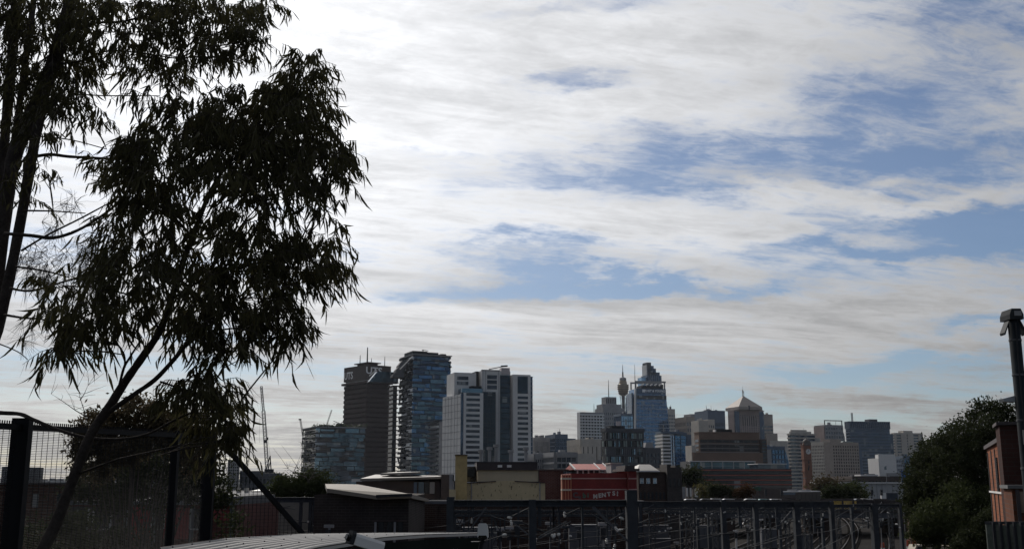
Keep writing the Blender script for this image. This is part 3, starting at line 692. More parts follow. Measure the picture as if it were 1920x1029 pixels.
# pyramid-roofed tower
def pyramid():
    d = 1800; b = B('office_tower', 'pink stone tower with pale pyramid roof and twin spire', 'skyscraper', 1368, 1379, 1434, 770, d, 18)
    b.core(G_DARK); W, D, H_ = b.W, b.D, b.H
    mb = MB(); u0, u1 = W*.17, W*.84; b.grid(mb, 'F', 9, 24, .5, .5, b.z(868), H_ - 6, u0, u1, .9); b.fb(mb, 'F', u0, u1, H_ - 6, H_, 1.); b.grid(mb, 'L', 6, 24, .5, .5, b.z(868), H_ - 6, 0, D, .9); b.fb(mb, 'L', 0, D, H_ - 6, H_ + 1, 1.)
    b.part('facade_grid', mb, M_PINK, 'stuff')
    for i in range(7): u = u0 + (u1-u0)*(i + 1.5)/9; piece('tall_window', b.o, G_BLACK, u - 1, u + 1, -1.0, .1, b.z(797), b.z(780))
    for a_, c_ in ((.02, .16), (.85, 1.)): piece('corner_glass', b.o, G_NAVY, W*a_, W*c_, -1.1, 1, 0, H_ - 1)
    for k in range(6): piece('turret', b.o, M_PINK, W*(.83 + k*.028), W*(.85 + k*.028), 0, 2, H_ + .1, H_ + 3)
    piece('cornice', b.o, M_PINK, -1.4, W + 1, -1.3, D, H_ + .02, H_ + 1.6)
    bx0, bx1 = b.u(1381), b.u(1425); zt = b.z(740); ze = H_ + 1.7; cx = (bx0+bx1)/2; cy = D*.5; w = (bx1-bx0)/2
    py = MB().add([(cx-w, cy-w, ze + 5), (cx+w, cy-w, ze + 5), (cx+w, cy+w, ze + 5), (cx-w, cy+w, ze + 5), (cx, cy, zt), (cx-w, cy-w, ze), (cx+w, cy-w, ze), (cx+w, cy+w, ze), (cx-w, cy+w, ze)],
                  [(0,1,4), (1,2,4), (2,3,4), (3,0,4), (5,6,1,0), (6,7,2,1), (7,8,3,2), (8,5,0,3)])
    b.part('pyramid_roof', py, mat('pale_roof', (.34, .30, .27), .7, var=.1, scale=.1))
    b.part('spire', MB().bar((cx - 1.2, cy, zt - 3), (cx - 1.2, cy, b.z(729)), .9).bar((cx + 1.4, cy, zt - 3), (cx + 1.4, cy, b.z(731)), .9).bar((cx, cy, b.z(735)), (cx, cy, b.z(722)), .4), M_CREAM)
    b.part('dormer', MB().box(cx - 4, cx - 1.5, cy - w - .5, cy - w*.7, ze, ze + 7), M_DGREY)
pyramid()
b = simple_b('apartment_building', 'beige banded tower stepping down right of the pyramid tower', 'building', 1431, 1433, 1451, 777, 1950, 14, G_DARK, M_BEIGE, 3, 18, pier=.1, band=.5, depth=30, top=.14)
b.part('lower_step', MB().box(b.u(1436), b.u(1456), -6, 20, 0, b.z(812)), M_BEIGE)
b.part('lowest_step', MB().box(b.u(1440), b.u(1476), -8, 16, 0, b.z(826)), M_CREAM)
# big brown block
def brown_block():
    d = 620; b = B('office_building', 'broad brown concrete block with three rows of deep windows below the pyramid tower', 'building', 1303, 1312, 1425, 811, d, 12)
    b.core(M_TAN, 'wall')
    for (y0, y1) in ((824, 829), (833.5, 838.5), (841, 845)):
        b.fp('window_recess', M_BROWN, 'F', b.u(1314), b.u(1424), b.z(y1 + .5), b.z(y0 - .5), .1)
        for i in range(8):
            u0 = b.u(1315) + (b.u(1423) - b.u(1315))*i/8; u1 = u0 + (b.u(1423) - b.u(1315))/8 - .5
            b.fp('window', G_BLACK, 'F', u0, u1, b.z(y1), b.z(y0), .2)
    for y in (822, 831.5, 840, 847): b.fp('sill_band', M_GREY if y > 823 else M_TAN, 'F', b.u(1313), b.u(1425), b.z(y) - .15, b.z(y) + .15, .45)
    for y in (823, 832, 840): b.fp('window', G_DARK, 'L', 1, b.D - 1, b.z(y + 5), b.z(y), .1)
    b.part('parapet', MB().box(-.3, b.W + .2, -.3, b.D, b.H + .05, b.H + .6), M_TAN)
    b.part('plant_room', MB().box(b.u(1348), b.u(1380), 4, 14, b.H + .65, b.z(803)), M_DARK); b.part('roof_vent', MB().box(b.u(1346), b.u(1348.5), 3, 6, b.H + .65, b.z(804)), M_WHITE)
    b.part('lower_front', MB().box(b.u(1296), b.u(1425), -4, -.5, 0, b.z(848)), M_TAN)
    b.part('side_tower', MB().box(b.u(1425.3), b.u(1436), -2, 16, 0, b.z(822)), M_BROWN)
    tw = MB()
    for i in range(9): z = b.z(826 + i*6); tw.box(b.u(1427), b.u(1434.5), -2.15, -1.9, z - .8, z)
    b.part('side_tower_window', tw, G_DARK, 'stuff')
    b.part('side_light_wall', MB().box(b.u(1295), b.u(1303), -2, 8, 0, b.z(835)), M_CREAM)
brown_block()
b = B('office_building', 'low teal glass hall with white frame posts below the brown block', 'building', 1290, 1294, 1416, 864, 520, 8, depth=16)
b.core(M_DGREY, 'wall')
for i in range(6):
    u0 = b.W*i/6; piece('window', b.o, G_TEAL, u0 + .25, u0 + b.W/6 - .25, -.2, .1, b.z(880), b.z(866)); piece('frame_post', b.o, M_WHITE, u0 - .12, u0 + .12, -.4, .1, b.z(881), b.H - .3)
piece('frame_post', b.o, M_WHITE, b.W - .12, b.W + .12, -.4, .1, b.z(881), b.H - .3); piece('roof_edge', b.o, M_WHITE, -.3, b.W + .3, -.6, 2, b.H - .25, b.H + .15); piece('transom', b.o, M_GREY, 0, b.W, -.3, .1, b.z(873) - .08, b.z(873) + .08)
b = B('car_park_building', 'long low brown building with thin red floor bands above the rail bridge', 'building', 1296, 1299, 1484, 878, 470, 8, depth=30)
b.core(M_BROWN, 'wall')
for y in (880, 889.5, 898.5, 907): b.fp('red_band', M_REDBAND, 'F', 0, b.W, b.z(y + 1.6), b.z(y), .3)
for y in (882, 891.5, 900.5, 909): b.fp('dark_opening', G_BLACK, 'F', .5, b.W - .5, b.z(y + 6), b.z(y + .3), .08)
b.part('glass_penthouse', MB().box(b.u(1427), b.u(1478), 3, 14, b.H + .1, b.z(869.5)), G_DARK); b.part('penthouse_roof', MB().box(b.u(1425), b.u(1480), 2, 15, b.z(869.5) + .05, b.z(868)), M_WHITE)
b = simple_b('office_building', 'blue glass block with pale floor bands and sloping right corner', 'building', 1432, 1437, 1472, 838, 800, 12, G_BLUE, M_BLUEG, 6, 9, pier=.1, band=.25, depth=24, top=.04)
b.part('sloping_corner', MB().ext([(b.W + .6, 1, 0), (b.W + 4, 1, 0), (b.W + 3.5, 1, b.H*.7), (b.W + .6, 1, b.H)], (0, 18, 0)), G_BLUE)
b.part('grey_panel', MB().box(b.u(1436), b.u(1446), -1.2, -.6, 0, b.z(842)), M_GREY)
# curved-top apartment tower
b = B('apartment_tower', 'pale apartment tower with rounded balconies just behind the clock tower', 'skyscraper', 1478, 1483, 1531, 812, 1450, 16)
b.core(G_DARK, inset=.5); n = 16
mb = MB()
for i in range(n):
    z = b.H*(i+1)/n; mb.box(-.5, b.W + .5, -.9, b.D, z - 2.4, z - .5)
    for k in range(7): u = b.W*(k+.5)/7; mb.lathe([(1.9, z - 2.3), (1.9, z - .9)], 10, (u, -1, 0))
b.part('balcony', mb, M_CREAM, 'stuff')
b.part('stepped_top', MB().box(b.W*.06, b.W*.86, 1, b.D*.8, b.H + .2, b.z(808)).box(b.W*.1, b.W*.7, 2, b.D*.7, b.z(808) + .1, b.z(805)), M_CREAM)
b.part('step_lower', MB().box(b.W + .6, b.u(1541), 2, b.D*.8, 0, b.z(820)), M_CREAM); b.mast(.6, .4, 8, .3)
# clock tower
def clock_tower():
    d = 1050; b = B('clock_tower', 'brown sandstone clock tower with white dial and domed cap', 'tower', 1504, 1508.5, 1524.5, 838, d, 12)
    st = mat('sandstone', (.25, .115, .075), .9, var=.18, scale=.15); W, D = b.W, b.D
    b.core(st, 'shaft', b.z(862)); b.part('belfry', MB().box(-.3, W + .3, -.3, D + .3, b.z(862) + .05, b.z(836)), st)
    b.part('base', MB().box(-1, W + 1, -1, D + 1, 0, b.z(905)), st)
    for y in (836, 861, 884): piece('cornice', b.o, st, -.9, W + .9, -.9, D + .9, b.z(y), b.z(y) + .7)
    for f, rot, lc in (('F', 0, (W/2, -.4, b.z(846))),):
        r = pw(5.0, d); dial = MB().lathe([(r, 0), (r, .15)], 24); o = obj('clock_dial', dial, M_WHITE, b.o); o.location = lc; o.rotation_euler = (R(90), 0, R(rot))
        hd = MB().bar((0, 0, .22), (0, r*.75, .22), .3, .1).bar((0, 0, .26), (-r*.5, -r*.25, .26), .35, .1); h = obj('clock_hand', hd, M_DARK, o)
        mk = MB()
        for i in range(12): w = i*math.pi/6; mk.bar((r*.8*math.cos(w), r*.8*math.sin(w), .2), (r*.95*math.cos(w), r*.95*math.sin(w), .2), .22, .08)
        obj('hour_mark', mk, M_DARK, o, kind='stuff')
    zt = b.z(834.5); cx, cy = W/2, D/2
    b.part('cap', MB().lathe([(W*.46, zt), (W*.46, zt + 1.2), (W*.40, zt + 2.2), (W*.40, zt + 3.4), (W*.36, zt + 4.6), (W*.24, zt + 5.8), (W*.1, zt + 6.6), (.2, zt + 7.4)], 16, (cx, cy, 0)), mat('cap_copper', (.09, .08, .075), .7))
    for i in (0, 1):
        for j in (0, 1): b.part('pinnacle', MB().lathe([(.7, 0), (.6, 1.6), (.1, 2.6)], 8, (W*i, D*j, zt + .1)), st)
    for y in (866, 874): piece('slit_window', b.o, M_DARK, W*.44, W*.56, -.12, .1, b.z(y + 2.4), b.z(y - 2.4))
    piece('slit_window', b.o, M_DARK, W*.36, W*.5, -.12, .1, b.z(881), b.z(876))
clock_tower()
# beige hotel
def hotel():
    d = 980; b = B('hotel_building', 'beige hotel block with rows of square windows right of the clock tower', 'building', 1523, 1547, 1611, 829, d, 26)
    b.core(G_BLACK); mb = MB(); ub = b.u(1562)
    b.fb(mb, 'F', 0, ub, 0, b.H, .45); b.grid(mb, 'F', 11, 15, .42, .42, 0, b.H - 2, ub, b.W, .5); b.fb(mb, 'F', ub, b.W, b.H - 2, b.H + .6, .55)
    b.part('facade_grid', mb, M_BEIGE, 'stuff'); ml = MB(); b.grid(ml, 'L', 8, 15, .45, .45, 0, b.H - 2, out=.5); b.fb(ml, 'L', 0, b.D, b.H - 2, b.H + .6, .55)
    b.part('side_facade_grid', ml, M_CREAM, 'stuff')
    b.part('plant_room', MB().box(b.u(1563), b.u(1583), 3, 14, b.H, b.z(822)), M_BEIGE); b.part('barrel_roof', MB().ext([(b.u(1585), 4, b.H), (b.u(1611), 4, b.H), (b.u(1607), 4, b.z(826)), (b.u(1590), 4, b.z(825.5))], (0, 14, 0)), mat('pale_green_roof', (.25, .30, .29), .5))
    b.part('roof', MB().box(.3, b.W, .3, b.D, b.H - .5, b.H - .1), M_GREY)
    b.part('blue_end', MB().box(b.W + .1, b.W + 5, 1, b.D, 0, b.H - 1), M_BLUEG)
hotel()
# framed top tower
b = simple_b('apartment_tower', 'apartment tower with open steel roof frame behind the beige hotel', 'skyscraper', 1540, 1550, 1583, 797, 1500, 18, G_DARK, M_GREY, 7, 15, pier=.3, band=.45, depth=26, top=.02)
for x in (0, b.W*.98): piece('roof_frame', b.o, M_DARK, x, x + 1, 1, 2, b.H + .9, b.z(788.5))
piece('roof_frame', b.o, M_DARK, 0, b.W + .6, 1, 2, b.z(788.5) + .02, b.z(788.5) + 1.2); b.part('pink_side', MB().box(-1.6, -.7, 1, b.D, 0, b.H - 1), M_PINK)
b.part('right_step', MB().ext([(b.W + .7, 2, 0), (b.W + 4.5, 2, 0), (b.W + 4, 2, b.H*.82), (b.W + .7, 2, b.H*.96)], (0, 18, 0)), M_GREY)
# big dark blue tower
def blue_tower():
    d = 1400; b = B('office_tower', 'broad dark blue tower with crown of vertical fins and lattice mast', 'skyscraper', 1588, 1596, 1671, 790, d, 12)
    b.core(G_NAVY); W, H_ = b.W, b.H; zc = b.z(802)
    for i in range(17): z = zc - 1 - i*pw(5.6, d); b.fp('floor_band', M_BLUEG, 'F', 0, W*.98, z - 1.3, z, .5); b.fp('floor_band', M_BLUEG, 'L', 0, b.D, z - 1.3, z, .5)
    for i in range(21): u = W*i/20; b.fp('crown_fin', M_BLUEG, 'F', u - .55, u + .55, zc, H_ - .5, 1.0)
    for i in range(6): u = b.D*i/5; b.fp('crown_fin', M_BLUEG, 'L', u - .55, u + .55, zc, H_ - .5, 1.0)
    b.part('crown_ledge', MB().box(-1.2, W + .8, -1.2, b.D, H_ - .45, H_ + .5).box(-1.2, W + .8, -1.2, b.D, zc - .6, zc - .05), M_BLUEG)
    b.part('plant_room', MB().box(b.u(1637), b.u(1652), 4, 16, H_ + .55, b.z(784.5)), M_DGREY)
    mb = MB(); lattice(mb, (b.u(1606), 6, H_ + .5), (b.u(1606), 6, b.z(773)), 1.6, 6, .3); b.part('lattice_mast', mb, M_GREY)
    b.part('lower_side', MB().box(W + .2, W + 6, 3, b.D, 0, b.z(812)), G_NAVY)
blue_tower()
b = B('apartment_tower', 'cream concrete tower with dark window columns right of the dark blue tower', 'skyscraper', 1674, 1680, 1733, 812, 1480, 14)
b.core(G_DARK, inset=.2); mb = MB(); nf = 20
for (a_, c_) in ((.0, .06), (.22, .42), (.46, .66), (.84, .92), (.97, 1.)): b.fb(mb, 'F', b.W*a_, b.W*c_, 0, b.H, .8)
for i in range(nf): z = b.H*(i+.6)/nf; b.fb(mb, 'F', 0, b.W, z, z + 1.6, .5); b.fb(mb, 'L', 0, b.D, z, z + 1.6, .5)
b.part('facade_grid', mb, M_CREAM, 'stuff'); b.part('roof', MB().box(-.3, b.W + .3, -.4, b.D, b.H + .05, b.H + .8), M_CREAM); b.part('plant_room', MB().box(b.W*.35, b.W*.68, 2, 14, b.H + .85, b.z(806.5)), M_CREAM)
b = B('office_building', 'small white cubic building with slanted fins in front of the dark blue tower', 'building', 1644, 1648, 1681, 850, 900, 10, depth=18)
b.core(M_WHITE, 'wall', b.z(872) + 6); b.part('white_screen', MB().ext([(0, -.4, b.z(850)), (b.W*.6, -.4, b.z(852)), (b.W*.6, -.4, b.z(868)), (b.W*.24, -.4, b.z(876)), (b.W*.24, -.4, b.z(890)), (b.W*.12, -.4, b.z(890))], (0, 1, 0)), M_WHITE)
b.part('upper_wall', MB().box(b.W*.3, b.W*.98, .2, 14, b.z(872) + 6.05, b.z(851)), M_WHITE); b.part('window', MB().box(b.W*.3, b.W*.42, -.1, .1, b.z(880), b.z(872)), G_DARK); b.part('lower_block', MB().box(b.W*.4, b.W + 4, -2, 10, 0, b.z(886)), M_GREY)
b = simple_b('office_building', 'low blue-grey building beside the cream tower', 'building', 1694, 1696, 1722, 856, 950, 10, G_BLUE, M_BLUEG, 5, 8, depth=20)
b = simple_b('terminal_roof_building', 'long low brown-roofed station building below the dark blue tower', 'building', 1597, 1600, 1692, 895, 560, 5, G_BLACK, M_BROWN, 14, 3, depth=30, band=.5)
b.part('roof_vent', MB().box(b.u(1617), b.u(1650), 2, 10, b.H + .9, b.z(889)), M_WHITE)
b = B('station_shed', 'long white station shed with bright roof edge behind the rail bridge', 'building', 1560, 1565, 1692, 906, 420, 5, depth=24)
wl = mat('shed_cladding', (.40, .40, .40), .7, var=.1, scale=.2)
b.core(wl, 'wall'); b.part('roof_edge', MB().box(-1, b.W + 1, -1, b.D, b.H + .05, b.H + .55), M_WHITE)
for i in range(14): u = b.W*i/13; b.fp('wall_post', M_GREY, 'F', u - .1, u + .1, 0, b.H - .1, .15)

# far towers behind the mesh fence on the left
for k, (xl, xc, xr, y, d, lab) in enumerate(((2, 4, 19, 876, 900, 'dark far tower block seen through the mesh at the left edge'), (50, 53, 72, 877, 950, 'dark far tower block seen through mesh right of the thick fence post'),
        (180, 184, 234, 825, 420, 'dark block with flat roof behind the bushy tree and fence'), (262, 266, 308, 820, 440, 'dark block with stepped roof behind the bushy tree'), (232, 236, 268, 842, 445, 'low dark link block between two dark blocks behind the trees'),
        (425, 428, 447, 864, 700, 'grey-brown tower block just right of the last fence post'))):
    b = simple_b('apartment_block', lab, 'building', xl, xc, xr, y, d, 14, G_BLACK, M_DGREY if k < 5 else M_GREY, 5, 12, pier=.4, band=.5, depth=20)
for k in range(9):
    x = 70 + k*8 + random.uniform(-2, 2); h = random.uniform(895, 902); w = random.uniform(5, 9)
    b = B('apartment_block', ('hazy block low on the far horizon behind the mesh, %s in its row' % ('leftmost', 'second from left', 'third from left', 'fourth from left', 'middle', 'fourth from right', 'third from right', 'second from right', 'rightmost')[k]), 'building', x, x + .5, x + w, h, 2500 + 80*k, 10, depth=30, group='hazy blocks on the far left horizon'); b.simple(G_DARK, M_GREY, 3, 5)
for k, (xa, xb, y, lab) in enumerate(((452, 486, 886, 'dark flat roofs under the tower crane'), (486, 520, 890, 'dark low block right of the crane base'))):
    b = simple_b('warehouse', lab, 'building', xa - 1, xa, xb, y, 420, 8, G_BLACK, M_DGREY, 5, 3, depth=18)
# ---------------------------------------------------------------- railway ground
M_BALLAST = mat('ballast', (.020, .018, .017), .95, var=.4, scale=.4, bump=.6, spec=.04)
M_RAIL = mat('rail_steel', (.11, .09, .08), .4, .6, var=.2)
M_SLEEPER = mat('sleeper', (.03, .027, .025), .9, var=.3, spec=.05)
def TX(x150, d): e = d - 150; return x150 + .36*e - .0004*e*e
def railway():
    bed = MB(); ds = np.linspace(22, 430, 42)
    for i in range(len(ds)-1):
        a, b_ = ds[i], ds[i+1]
        bed.add([(TX(-6, a), a, .02), (TX(60, a), a, .02), (TX(60, b_), b_, .02), (TX(-6, b_), b_, .02)], [(0, 1, 2, 3)])
    struct('ballast_bed', bed, M_BALLAST, 'dark stony bed under the railway tracks')
    for k in range(11):
        xc = 2 + 5.0*k
        t = bpy.data.objects.new('railway_track', None); C.objects.link(t); t['kind'] = 'structure'; t['label'] = 'steel railway track curving towards the road bridge'
        for s_ in (-.72, .72):
            m = MB(); pts = [(TX(xc, d) + s_, d, .25) for d in ds]
            for i in range(len(pts)-1): m.bar(pts[i], pts[i+1], .09, .16)
            obj('rail', m, M_RAIL, t)
        m = MB()
        for d in np.arange(40, 330, 1.1): x = TX(xc, d); m.box(x - 1.25, x + 1.25, d - .12, d + .12, .03, .17)
        obj('sleeper', m, M_SLEEPER, t, kind='stuff')
railway()
# hillside the camera stands on
def hill():
    m = MB(); xs = np.linspace(-40, 34, 38); ys = np.linspace(-20, 62, 42)
    def hz(x, y):
        f = min(1, max(0, (40 - y)/30)); f = f*f*(3-2*f)
        return -.15 + 7.5*f*(1 if y < 6.5 or x < -2.9 and y < 12.6 else .80) + (.05*math.sin(x*2.1)*math.cos(y*1.7) if y > 7 else 0)
    vs = [(x, y, hz(x, y)) for y in ys for x in xs]; n = len(xs)
    fs = [(j*n+i, j*n+i+1, (j+1)*n+i+1, (j+1)*n+i) for j in range(len(ys)-1) for i in range(n-1)]
    struct('embankment', m.add(vs, fs), mat('embankment_soil', (.035, .032, .024), .95, var=.4, scale=.8, bump=.5, spec=.05), 'dark embankment falling to the railway', True)
hill()

# ---------------------------------------------------------------- road bridge with its traffic
D_BR = 185.
M_PAR = mat('bridge_parapet', (.055, .045, .045), .85, var=.3, scale=.3)
M_BRICKD = brickmat('dark_brick', (.055, .036, .032), (.075, .048, .04), (.12, .11, .1))
def bridge():
    x0, x1 = P(836, 935, D_BR).x, P(1720, 935, D_BR).x
    t = thing('road_bridge', 'dark road bridge over the railway with yellow painted panel at its right end', 'bridge', (x0, D_BR, 0)); L = x1 - x0
    obj('deck', MB().box(0, L, 0, 15, 4.0, 4.8), M_PAR, t)
    for y in (0, 14.7): obj('parapet', MB().box(0, L, y, y + .3, 4.805, 6.05).box(0, L, y - .08, y + .38, 6.06, 6.18), M_PAR, t)
    obj('girder', MB().box(0, L, .4, .8, 3.1, 3.99).box(0, L, 14.2, 14.6, 3.1, 3.99), M_DGREY, t)
    X = lambda px: P(px, 950, D_BR).x - x0
    for px in (905, 1000, 1095, 1190, 1285, 1370, 1455): obj('pier', MB().box(X(px) - .9, X(px) + .9, 1, 14, 0, 3.09), M_BRICKD, t)
    obj('pier', MB().box(X(1543), X(1560), 1, 14, 0, 3.09), M_BRICKD, t)
    obj('abutment', MB().box(X(1688), L, -.5, 15, 0, 3.99), M_BRICKD, t); obj('abutment', MB().box(0, 4, -.5, 15, 0, 3.99), M_BRICKD, t)
    pan = obj('painted_panel', MB().box(X(1563), X(1606), -.12, -.09, 4.45, 6.0), mat('yellow_paint', (.55, .36, .09), .8, var=.45, scale=1.2), t)
    g = MB(); rnd = random.Random(2)
    for i in range(11): u = X(1565) + (X(1604) - X(1565))*i/10; g.bar((u, -.14, 4.5 + rnd.random()*.3), (u + rnd.uniform(-.2, .3), -.14, 5.0 + rnd.random()*.4), .06, .01)
    obj('graffiti_stroke', g, M_DARK, pan, kind='stuff')
    obj('blue_panel', MB().box(X(1556), X(1562.5), -.12, -.09, 4.5, 6.0), mat('blue_paint', (.08, .14, .28), .8), t)
    for k in range(24):
        px = 1200 + k*20; obj('parapet_post', MB().box(X(px) - .18, X(px) + .18, -.16, -.01, 4.3, 6.3), M_PAR, t)
    return t
bridge()
def car(paint, label, x, y, z, kind='car', group='vehicles crossing the bridge'):
    t = thing('parked_car' if kind == 'parked' else 'road_car', label, 'car', (x, y, z), 0, group)
    prof = [(-2.1, .35), (2.1, .35), (2.15, .8), (1.25, .95), (.7, 1.42), (-1.0, 1.45), (-1.75, 1.0), (-2.15, .9)]
    obj('body', MB().ext([(a, -.85, c) for a, c in prof], (0, 1.7, 0)), paint, t)
    for s_ in (-.87, .85): obj('window', MB().ext([(a, s_, c) for a, c in ((1.0, .98), (.6, 1.34), (-.95, 1.37), (-1.5, 1.0))], (0, .02, 0)), G_BLACK, t)
    for a in (-1.3, 1.3):
        for s_ in (-.88, .68):
            w = obj('wheel', MB().lathe([(.33, 0), (.33, .2)], 12), M_DARK, t); w.location = (a, s_ + .2, .33); w.rotation_euler = (R(90), 0, 0)
    return t
CP = [mat('car_white', (.7, .7, .7), .3, var=.03), mat('car_silver', (.4, .41, .43), .3, .4, var=.03), mat('car_black', (.03, .03, .035), .25, var=.03), mat('car_red', (.25, .03, .03), .3, var=.03), mat('car_teal', (.12, .3, .32), .3, var=.03)]
for px, c, w in ((1296, 0, 'white car on the bridge under the blue and white shop signs'), (1352, 1, 'silver car on the bridge below the dark shrubs'), (1372, 1, 'silver car in front of the rusty autumn bush'), (1414, 0, 'white car on the bridge under the green road sign'),
                 (1434, 4, 'teal car on the bridge right of the white car'), (1455, 0, 'white car on the bridge just left of the bus'), (1330, 2, 'black car on the bridge near the blue shop sign'), (1628, 2, 'black car on the bridge right of the green bushes'), (1640, 0, 'white car near the white signal box on the bridge')):
    p = P(px, 930, D_BR + 5); car(CP[c], w, p.x, D_BR + 5 + (px % 3)*2, 4.82)
def bus():
    p = P(1490, 930, D_BR + 4); t = thing('bus', 'dark bus with pale roof crossing the bridge behind the trees', 'bus', (p.x, D_BR + 3.5, 4.82), R(52))
    obj('body', MB().ext([(0, 0, .4), (11.5, 0, .4), (11.5, 0, 2.65), (.4, 0, 2.65), (0, 0, 1.6)], (0, 2.4, 0)), mat('bus_dark', (.025, .02, .022), .4), t)
    obj('roof', MB().box(.35, 11.5, -.04, 2.44, 2.66, 2.82), CP[0], t); obj('roof_pod', MB().box(1.2, 2.6, .4, 2, 2.83, 3.1).box(6, 8, .4, 2, 2.83, 3.05), M_GREY, t)
    obj('windscreen', MB().ext([(-.03, .1, 1.2), (-.03, 2.3, 1.2), (.33, 2.3, 2.6), (.33, .1, 2.6)], (.02, 0, 0)), G_DARK, t)
    for i in range(6): obj('window', MB().box(1 + i*1.7, 2.5 + i*1.7, -.03, .02, 1.4, 2.35), mat('tinted_window', (.012, .012, .015), .35, var=.1), t)
    for a in (2, 9.3): w = obj('wheel', MB().lathe([(.48, 0), (.48, .25)], 14), M_DARK, t); w.location = (a, .2, .48); w.rotation_euler = (R(90), 0, 0)
bus()

# ---------------------------------------------------------------- overhead line gantries
M_INS = mat('insulator_ceramic', (.6, .6, .58), .3, var=.05)
INS = None
def insulators(parent, pts):
    global INS
    if INS is None: INS = MB().lathe([(.03, -.22), (.10, -.2), (.05, -.15), (.12, -.1), (.05, -.05), (.12, 0), (.05, .05), (.10, .12), (.03, .2)], 8).mesh('insulator', M_INS)
    for p in pts:
        o = bpy.data.objects.new('insulator', INS); C.objects.link(o); o.parent = parent; o.location = p; o.scale = (.55, .55, .55)
        o.rotation_euler = (random.uniform(-.6, .6), R(90)*random.choice((0, 1, 1)) + random.uniform(-.4, .4), random.uniform(0, 3))
def gantry(label, d, xa, xb, yb0, yb1, cols, drops=(), braces=(), seed=1, nins=8, zc=0.):
    rnd = random.Random(seed); o = Vector((P(xa, yb0, d).x, d, 0)); t = thing('line_gantry', label, 'gantry', o, 0)
    L = lambda x, y: P(x, y, d) - o
    a, b_ = L(xa, yb0), L(xb, yb1); z1 = a.z; z0 = L(xa, yb1).z; xb_ = L(xb, yb0).x; zr = L(xb, yb0).z - z1
    bm = MB(); h = z1 - z0
    bm.box(0, xb_, -.16, .16, z1 - .05, z1).box(0, xb_, -.16, .16, z0, z0 + .05).box(0, xb_, -.05, .05, z0 + .051, z1 - .051)
    for i in range(int(xb_/1.6)): bm.box(.8 + i*1.6, .84 + i*1.6, -.13, .13, z0 + .052, z1 - .052)
    obj('beam', bm, M_STEEL, t)
    for (px, w, yt) in cols:
        ww = pw(w, d); x = L(px, yt).x; zt = L(px, yt).z; c = MB()
        c.box(x - ww/2, x + ww/2, -ww/2 - .17, -ww/2 - .13, zc, zt).box(x - ww/2, x + ww/2, .13 + ww/2, .17 + ww/2, zc, zt).box(x - ww*.12, x + ww*.12, -ww/2 - .129, ww/2 + .129, zc, zt - .02).box(x - ww/2, x - ww*.3, -ww/2 - .128, ww/2 + .128, zc, zt - .03)
        obj('column', c, M_STEEL, t)
    for (px, w, y0, y1) in drops:
        ww = pw(w, d); p = L(px, y1); q = L(px, y0); obj('drop_post', MB().box(p.x - ww/2, p.x + ww/2, -.1, .1, p.z, min(q.z, z0 - .005)), M_STEEL, t)
    for (x0, y0, x1, y1, w) in braces:
        p, q = L(x0, y0), L(x1, y1); obj('brace', MB().bar((p.x, -.25, p.z), (q.x, -.25, q.z), pw(w, d)), mat('brace_steel', (.10, .105, .115), .7, var=.2, spec=.1), t)
    ps = []
    for i in range(nins):
        x = rnd.uniform(.1, .95)*xb_; z = z0 - rnd.uniform(.25, 1.9); ps.append((x, rnd.uniform(-.6, .6), z))
        m = MB(); m.bar((x, 0, z0), (x, 0, z + .2), .05); m.bar((x, 0, z), (x + rnd.choice((-1, 1))*rnd.uniform(.8, 1.8), .2, z + rnd.uniform(-.3, .6)), .04)
        obj('cantilever_arm', m, M_STEEL, t)
    insulators(t, ps)
    return t
gantry('nearest grey gantry whose thick right column stands before the red building', 45, 840, 1192, 936.5, 949, [(845, 13, 931), (1183, 19, 918), (998, 13, 936)], [(1012, 6, 949, 985), (1093, 4, 949, 1040), (972, 4, 949, 975)],
       [(1110, 950, 1180, 1017, 3.5), (1114, 950, 1184, 1022, 2.5), (962, 978, 994, 1004, 2.5), (1008, 1006, 1062, 976, 1.6), (1012, 1008, 1070, 976, 1.6), (912, 950, 872, 1004, 2.6), (1140, 976, 1172, 957, 1.5), (906, 960, 858, 985, 1.5)], 3, 16)
gantry('grey gantry left of the cream building above the corrugated roof', 68, 432, 700, 931.5, 941, [(697, 10, 926), (436, 8, 930)], [(562, 5.5, 941, 1010), (580, 5.5, 941, 1010), (586, 3, 939, 1010), (475, 7, 941, 1010)],
       [(640, 943, 695, 1005, 2.5), (646, 943, 684, 985, 1.6), (520, 944, 470, 1000, 2.5), (610, 985, 578, 1003, 2), (670, 1000, 690, 968, 2)], 5, 9)
gantry('small gantry with one thin column left of the cream chimney', 92, 800, 848, 936, 940, [(805, 8, 935), (846, 5, 935)], [], [(842, 965, 815, 985, 1.4), (806, 975, 840, 958, 1.2)], 6, 5)
gantry('long grey gantry spanning the tracks right of the thick column', 84, 1188, 1562, 939.5, 950, [(1355, 8, 936), (1416, 8, 944), (1492, 9.5, 941), (1558, 6.5, 940), (1200, 6, 942)], [(1458, 5, 950, 992), (1387, 4, 950, 985), (1303, 3, 950, 985), (1528, 4, 950, 1000)],
       [(1390, 950, 1412, 975, 2), (1434, 955, 1458, 972, 1.8), (1486, 953, 1462, 980, 1.8), (1200, 958, 1225, 945, 1.4), (1330, 965, 1348, 957, 1.4), (1370, 971, 1402, 962, 1.4), (1510, 958, 1535, 976, 1.5)], 8, 18)
gantry('thin distant gantry behind the long one with pale slender columns', 122, 1238, 1600, 945, 950, [(1276, 5, 944), (1307, 4.5, 945), (1327, 3.5, 946), (1460, 4.5, 946), (1540, 4, 946), (1596, 4, 946)], [(1292, 3, 950, 985), (1390, 3, 950, 990)], [(1281, 965, 1300, 956, 1.2), (1465, 962, 1490, 975, 1.2), (1330, 960, 1350, 952, 1.2)], 11, 16)
